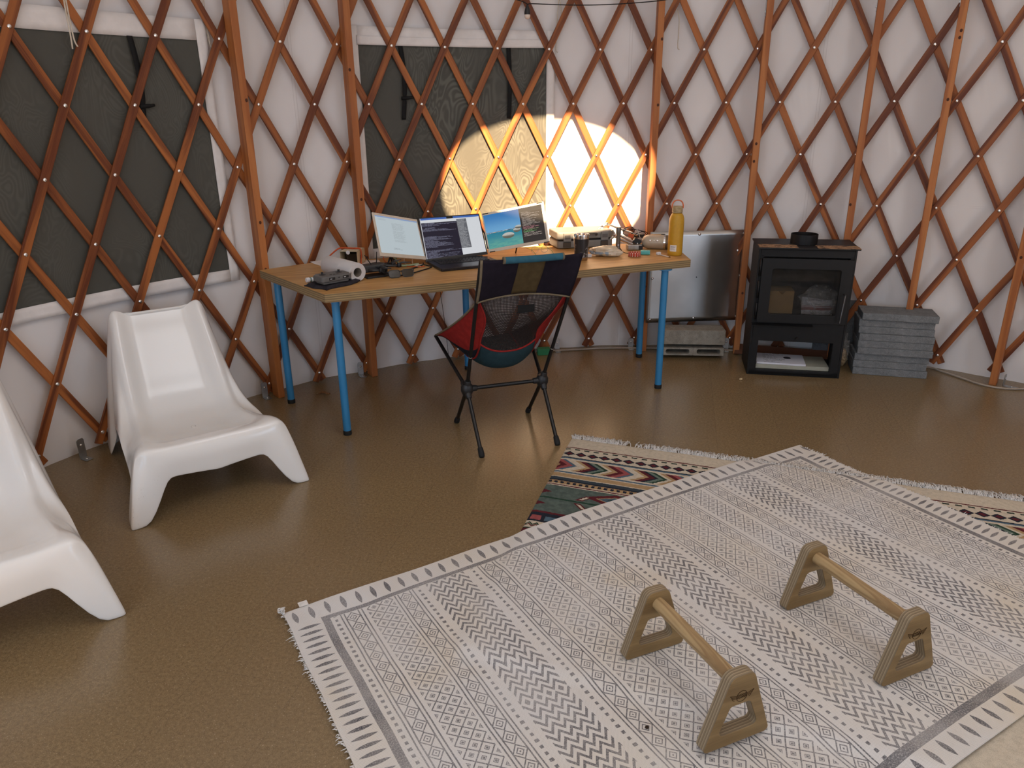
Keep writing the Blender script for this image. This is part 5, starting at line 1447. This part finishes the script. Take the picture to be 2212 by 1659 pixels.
t = thing('microphone', 'silver studio microphone lying on its side left of the yellow bottle', 'microphone', V((.800, 4.455, TZ)), rad(-14))
Mm = plain('champagne_metal', (.52, .46, .36, 1), .42, .5, .25, .04)
R = Matrix.Rotation(pi / 2, 3, 'Y'); rM = .0415
mb = MB(); mb.lathe([(.0001, -.012), (.018, -.011), (.032, -.002), (.0400, .016), (rM, .035), (rM, .118)], (0, 0, rM + .001), 36, R); mc = mb.build('body', Mm, t, smooth=True, auto=60)
mb = MB(); mb.lathe([(rM + .0012, .116), (rM + .0012, .126)], (0, 0, rM + .001), 36, R); mb.build('collar', M['chrome'], t, smooth=True, auto=40)
m = Mat('mic_grille', .45, .5, .7); x, y, z = m.xyz('Object'); g = (x * 1500).sin() * ((y + z) * 1500).sin(); m.color(m.mix(g > .1, (.13, .10, .065, 1), (.30, .24, .16, 1)))
mb = MB(); mb.lathe([(rM - .001, .124), (rM - .001, .160), (.036, .180), (.022, .192), (.0001, .195)], (0, 0, rM + .001), 36, R); mb.build('grille', m.m, t, smooth=True, auto=60)
for x_, r_ in ((.038, .0075), (.060, .004), (.080, .0075)):
    mb = MB(); mb.lathe([(r_, 0), (r_, .005), (r_ * .7, .007), (.0001, .0072)], (x_, -rM * .93, rM * 1.32), 18, Matrix.Rotation(rad(70), 3, 'X')); mb.build('knob', M['chrome'], mc, smooth=True, auto=40)

t = thing('steel_bottle', 'tall yellow drinking bottle with bamboo cap standing at the right table end', 'bottle', V((.940, 4.240, TZ)), rad(-10))
Y = plain('mustard_powder_coat', (.56, .30, .022, 1), .42, .4, 0, .05, 60)
mb = MB(); mb.lathe([(.0001, 0), (.0385, 0), (.0415, .004), (.0418, .02), (.0418, .188), (.0405, .206), (.036, .222), (.0285, .234), (.0255, .2365)], n=48); bd = mb.build('body', Y, t, smooth=True, auto=60)
m = Mat('bamboo', .5, .3); x, y, z = m.xyz('Object'); n = m.noise(m.vec(x * 40, y * 40, z * 260), 1.0, 2); m.color(m.mix(n.smooth(.35, .65), (.30, .215, .105, 1), (.46, .35, .19, 1)))
mb = MB(); mb.lathe([(.0255, .2365), (.0285, .239), (.0290, .243), (.0290, .271), (.0275, .274), (.0001, .2745)], n=40); mb.build('cap', m.m, t, smooth=True, auto=40)
mb = MB(); mb.tube(catmull([V((-.0300, 0, .262)), V((-.0300, 0, .278)), V((-.0235, 0, .296)), V((-.010, 0, .3055)), V((.010, 0, .3055)), V((.0235, 0, .296)), V((.0300, 0, .278)), V((.0300, 0, .262))], 6), .0036, 8); mb.build('carry_loop', plain('orange_loop', (.70, .17, .06, 1), .5), t, smooth=True)
m = Mat('bottle_sticker', .6, .3); x, y, _ = m.xyz('UV'); m.color(m.mix(text_lines(m, x, y, 6.0, .12, .9, .5, 1.0, 15.0, 30) & (y > .2) & (y < .8), (.74, .70, .66, 1), (.12, .12, .14, 1)))
mb = MB(); mb.grid(lambda a, b: V((.0423 * sin(rad(lerp(-44, 8, a))), -.0423 * cos(rad(lerp(-44, 8, a))), lerp(.026, .062, b))), 10, 3); mb.build('sticker', m.m, bd, smooth=True)

t = thing('beaded_bracelet', 'red bracelet with white dots lying in front of the torch', 'bracelet', V((.704, 4.205, TZ)))
m = Mat('dotted_red', .5, .4); x, y, z = m.xyz('UV'); fx = ((x * 14).frac() - .5).abs(); fy = ((y * 3.0).frac() - .5).abs(); dd = fx * fx + fy * fy * .5; m.color(m.mix(dd < .045, (.46, .040, .012, 1), (.78, .68, .60, 1)))
mb = MB(); mb.grid(lambda a, b: V((.033 * cos(2 * pi * a), .026 * sin(2 * pi * a), .001 + .024 * b)), 48, 5, closeu=True); mb.build('band', m.m, t, smooth=True, solid=.004)
t = thing('gel_block', 'small translucent turquoise block behind the red bracelet', 'block', V((.775, 4.262, TZ)), rad(-12))
m = Mat('turquoise_gel', .25, .5, Transmission_Weight=.3); m.color((.13, .60, .60, 1)); mb = MB(); mb.box((0, 0, .0125), (.056, .036, .023)); mb.build('gel', m.m, t, bevel=.006, seg=3)
t = thing('small_brush', 'small white brush with a thin stem lying left of the yellow bottle', 'brush', V((.852, 4.235, TZ)), rad(-62))
mb = MB(); mb.tube([(0, 0, .004), (.085, 0, .004)], [.0034, .0026], 8); mb.build('stem', M['white_cable'], t, smooth=True, auto=40); mb = MB(); mb.box((-.008, 0, .009), (.018, .026, .016)); mb.build('head', M['paper'], t, bevel=.004); mb = MB(); mb.tube([(.085, 0, .004), (.096, 0, .004)], [.003, .002], 8); mb.build('tip', M['black_rubber'], t, smooth=True)
t = thing('adapter_box', 'small dark and silver adapter box behind the torch', 'adapter', V((.735, 4.425, TZ)), rad(5))
mb = MB(); mb.prism(rrect(.085, .060, .006, 3), .002, .032); mb.build('housing', M['zinc'], t, bevel=.003); mb = MB(); mb.box((.034, 0, .016), (.026, .062, .026)); mb.build('end_cap', M['black_plastic'], t, bevel=.003)
t = thing('yellow_note', 'yellow sheet of paper on the table behind the right monitor', 'paper', V((.165, 4.52, TZ)), rad(20))
mb = MB(); mb.box((0, 0, .001), (.13, .10, .0016)); mb.build('sheet', plain('yellow_paper', (.72, .58, .13, 1), .8), t)
t = thing('wire_glasses', 'thin rimmed reading glasses lying in front of the right monitor', 'glasses', V((.170, 4.335, TZ)), rad(20))
for s in (-1, 1):
    mb = MB(); mb.tube([V((s * .030 + .022 * cos(2 * pi * k / 24), .0, .022 + .018 * sin(2 * pi * k / 24))) for k in range(24)], .0013, 6, closed=True); mb.build('rim', M['white_cable'], t, smooth=True)
    mb = MB(); mb.tube([V((s * .053, 0, .026)), V((s * .056, -.05, .020)), V((s * .054, -.085, .004))], .0014, 6); mb.build('temple', plain('green_temple', (.12, .28, .08, 1), .4), t, smooth=True)

# microphone boom arm folded on the table, with its clamp and cables
t = thing('boom_arm', 'folded steel microphone boom arm with springs and clamp behind the torch', 'microphone arm', V((.66, 4.56, TZ)))
W3 = lambda u, v, y: (lambda d: V((d.x * y / d.y, y, CAM_Z + d.z * y / d.y)) - V((.66, 4.56, TZ)))(ray(u, v))
def rod(name, a, b, r, mat, n=10, taper=1.0):
    mb = MB(); mb.tube([a, b], [r, r * taper], n); return mb.build(name, mat, t, smooth=True, auto=40)
rod('upper_tube', W3(1311, 484, 4.62), W3(1378, 508, 4.50), .0062, M['chrome'])
rod('lower_tube', W3(1337, 508, 4.52), W3(1368, 522, 4.44), .0085, M['chrome']); rod('lower_tube', W3(1337, 516, 4.51), W3(1368, 528, 4.43), .0085, M['chrome'])
for a, b in (((1297, 492), (1311, 484)), ((1290, 497), (1299, 490)), ((1322, 497), (1328, 506)), ((1324, 510), (1336, 513)), ((1318, 517), (1330, 508))):
    y = 4.60 if a[0] < 1315 else 4.50; rod('joint_link', W3(*a, y), W3(*b, y), .0075, M['zinc'], 8)
rod('tail_rod', W3(1266, 497, 4.62), W3(1292, 496, 4.61), .004, M['zinc'], 8)
for (u, v, y) in ((1311, 484, 4.62), (1327, 507, 4.50), (1300, 490, 4.60)):
    mb = MB(); c = W3(u, v, y); mb.lathe([(.0001, -.009), (.010, -.008), (.011, 0), (.010, .008), (.0001, .009)], c, 14, Matrix.Rotation(pi / 2, 3, 'X')); mb.build('pivot', M['chrome'], t, smooth=True, auto=40)
mb = MB(); c = W3(1376, 521, 4.45); mb.box(c, (.045, .035, .030), Matrix.Rotation(rad(25), 3, 'Y')); mb.box(c + V((.015, -.005, -.024)), (.050, .025, .014)); mb.build('clamp', M['black_plastic'], t, bevel=.003)
mb = MB(); mb.tube([c + V((.0, -.02, -.032)), c + V((.0, -.02, -.006))], .004, 8); mb.tube([c + V((-.02, -.02, -.032)), c + V((.02, -.02, -.032))], .0032, 8); mb.build('clamp_screw', M['chrome'], t, smooth=True)
mb = MB(); mb.box(W3(1363, 509, 4.46), (.032, .006, .020), Matrix.Rotation(rad(20), 3, 'Y')); mb.build('orange_tag', M['orange'], t, bevel=.001)
for lab, pts, mat, r in (('thin black cable coiled on the boom arm', [(1345, 500), (1352, 492), (1366, 491), (1370, 500), (1356, 508), (1346, 504), (1354, 495), (1380, 497), (1392, 502), (1398, 510)], M['black_rubber'], .0022),
                         ('thin white cable looped over the boom arm', [(1348, 497), (1362, 490), (1376, 496), (1382, 512), (1388, 522), (1392, 520)], M['white_cable'], .0024),
                         ('black cable loop in front of the right post', [(1372, 506), (1388, 500), (1398, 503), (1394, 510), (1382, 510)], M['black_rubber'], .0022)):
    P = [W3(u, v, 4.50 + .01 * math.sin(i * 2)) + V((.66, 4.56, TZ)) for i, (u, v) in enumerate(pts)]; cable(lab, P, r, mat, 'thin_cable')
t = thing('black_connector', 'black cable connector block left of the silver microphone', 'connector', W3(1381, 509, 4.54) + V((.66, 4.56, TZ)) - V((0, 0, .012)), rad(-25))
mb = MB(); mb.box((0, 0, .012), (.060, .028, .022)); mb.build('housing', M['black_plastic'], t, bevel=.004)
t = thing('brass_hinge', 'small brass and black clip standing behind the silver microphone', 'clip', V((.905, 4.62, TZ)), rad(-4))
mb = MB(); mb.box((0, 0, .030), (.062, .012, .060)); mb.build('plate', plain('brass_plate', (.50, .30, .10, 1), .35, .5, .6), t, bevel=.002); mb = MB(); mb.box((.040, 0, .036), (.026, .016, .050)); mb.build('black_end', M['black_plastic'], t, bevel=.003)
for x_ in (-.018, .012):
    mb = MB(); mb.lathe([(.007, 0), (.006, .003), (.0001, .0035)], (x_, -.006, .036), 12, Matrix.Rotation(pi / 2, 3, 'X')); mb.build('rivet', M['chrome'], t, smooth=True)

# --- small things on the floor, and hanging from the wall top
t = thing('green_block', 'small green wooden block on the floor behind the camp chair', 'block', at(1174, 765), rad(8))
mb = MB(); mb.box((0, 0, .022), (.085, .05, .044)); mb.build('block', plain('green_paint', (.028, .22, .085, 1), .5), t, bevel=.002)
t = thing('dry_leaf', 'dry brown leaf on the floor near the front left table leg', 'leaf', at(702, 852), rad(15))
mb = MB(); mb.grid(lambda a, b: V((lerp(-.035, .03, a), (b - .5) * .03 * sin(a * pi) ** .6 * (1 + .4 * sin(a * 22)), .004 + .012 * abs(b - .5) + .006 * sin(a * 5))), 14, 5); mb.build('blade', plain('leaf_brown', (.22, .10, .035, 1), .8), t, solid=.0006)
mb = MB(); mb.tube([(-.035, 0, .004), (-.05, .006, .002)], .001, 6); mb.build('stem', plain('leaf_stem', (.14, .07, .03, 1), .8), t)
t = thing('wood_chip', 'tiny pale wood chip on the floor in front of the stove', 'wood chip', at(1600, 821), rad(10)); blob(.022, .014, .012, 3.0, .4, 6, 14).build('chip', plain('pale_chip', (.62, .46, .26, 1), .8), t, smooth=True)
p = at(1397, 1578); p.z = rug_z(p) + RT
t = thing('dark_crumb', 'tiny dark crumb on the cream rug left of the nearer push-up bar', 'crumb', p); blob(.010, .010, .007, 6.0, .3, 6, 12).build('crumb', plain('crumb_brown', (.03, .015, .006, 1), .9), t, smooth=True)

def wall_at(u, v, r):
    d = ray(u, v); a = d.x ** 2 + d.y ** 2; b = -2 * (d.x * YC.x + d.y * YC.y); c = YC.x ** 2 + YC.y ** 2 - r * r
    k = (-b + sqrt(b * b - 4 * a * c)) / (2 * a); return V((d.x * k, d.y * k, CAM_Z + d.z * k))
t = thing('string_light', 'black string light cable with one bulb hung along the top of the wall', 'string light', wall_at(1139, 12, RL - .12))
o0 = t.location.copy()
pts = [wall_at(u, v, RL - .12) - o0 for u, v in ((820, -52), (960, -18), (1080, -8), (1122, 1), (1136, 7), (1140, 9), (1150, 8), (1200, 10), (1260, 11), (1330, 9), (1420, 2), (1480, -8))]
mb = MB(); mb.tube(catmull(pts, 5), .0028, 6); mb.build('cable', M['black_rubber'], t, smooth=True)
mb = MB(); mb.lathe([(.0045, .004), (.0085, -.004), (.0135, -.018), (.0165, -.034), (.0168, -.044), (.0165, -.046)], n=22); so_ = mb.build('socket', M['black_plastic'], t, smooth=True, auto=50)
m = Mat('frosted_bulb', .25, .5); m.color((.78, .66, .56, 1)); mb = MB(); mb.lathe([(.0160, -.046), (.0168, -.052), (.0155, -.060), (.010, -.067), (.0001, -.070)], n=22); mb.build('bulb', m.m, t, smooth=True)
M['tie'] = plain('cotton_tie', (.66, .58, .47, 1), .9, .1)
for lab, runs in (('pair of pale cotton ties hanging in front of the left window', [[(136, -12), (143, 30), (152, 75), (157, 106)], [(140, -12), (150, 40), (160, 85), (168, 101)]]),
                  ('pale cotton tie hanging right of the middle window', [[(1207, -6), (1204, 40), (1202, 80), (1201, 108), (1205, 113)], [(1209, -6), (1212, 20), (1214, 40)]]),
                  ('pale cotton tie hanging just right of the post with the sunlit edge', [[(1463, 20), (1467, 40), (1466, 70), (1464, 102), (1468, 107)]]),
                  ('thin cotton tie beside the left post top', [[(436, 0), (441, 40), (449, 80), (456, 104)], [(440, 0), (446, 50), (455, 100)]])):
    loc = wall_at(*runs[0][0], RL + .034 if 'left post' not in lab else RL + .036); t = thing('wall_tie', lab, 'tie', loc, 0, 'cotton ties hanging on the wall')
    for rn in runs:
        rad_ = RL - .02 if 'pair' in lab else RL + .036
        mb = MB(); mb.tube(catmull([wall_at(u, v, rad_) - loc for u, v in rn], 5), .0032 if 'thin' not in lab else .002, 6); mb.build('tape', M['tie'], t, smooth=True)
# ------------------------------------------------------------------ light
w = bpy.data.worlds.new('sky'); scene.world = w; w.use_nodes = True
bg = w.node_tree.nodes['Background']; bg.inputs[0].default_value = (.62, .76, 1.0, 1); bg.inputs[1].default_value = 1.2
sd = V((-.172, .98, 0)).normalized() * cos(rad(35)) + V((0, 0, -sin(rad(35))))
sun = bpy.data.lights.new('sun', 'SUN'); sun.energy = 30; sun.angle = rad(.6); sun.color = (1, .70, .42)
so = bpy.data.objects.new('sun', sun); COL.objects.link(so); so.rotation_euler = V((0, 0, -1)).rotation_difference(sd).to_euler()
def area(name, loc, target, w, h, power, color, shape='RECTANGLE'):
    l = bpy.data.lights.new(name, 'AREA'); l.shape = shape; l.size = w; l.size_y = h; l.energy = power; l.color = color
    o = bpy.data.objects.new(name, l); COL.objects.link(o); o.location = loc
    o.rotation_euler = V((0, 0, -1)).rotation_difference((V(target) - V(loc)).normalized()).to_euler(); return o
area('skylight', (YC.x, YC.y, HUB_Z + .02), (YC.x, YC.y, 0), 1.25, 1.25, 15, (1, .93, .88), 'DISK')
def daylight(name, d, z, w, h, power, color):
    a = pol(d, RF + .03, z); area(name, a, pol(d, 1, z - .1), w, h, power, color)
daylight('door_daylight', 127.5, 1.02, 1.05, 1.9, 24, (.62, .79, 1.0))
daylight('window_daylight', 206, 1.3, 1.1, 1.15, 18, (.58, .77, 1.0))
daylight('window_daylight', 238, 1.3, 1.1, 1.15, 18, (.58, .77, 1.0))
scene.view_settings.view_transform = 'Standard'; scene.view_settings.look = 'None'
scene.view_settings.exposure = 0; scene.view_settings.gamma = 1; scene.view_settings.use_curve_mapping = False
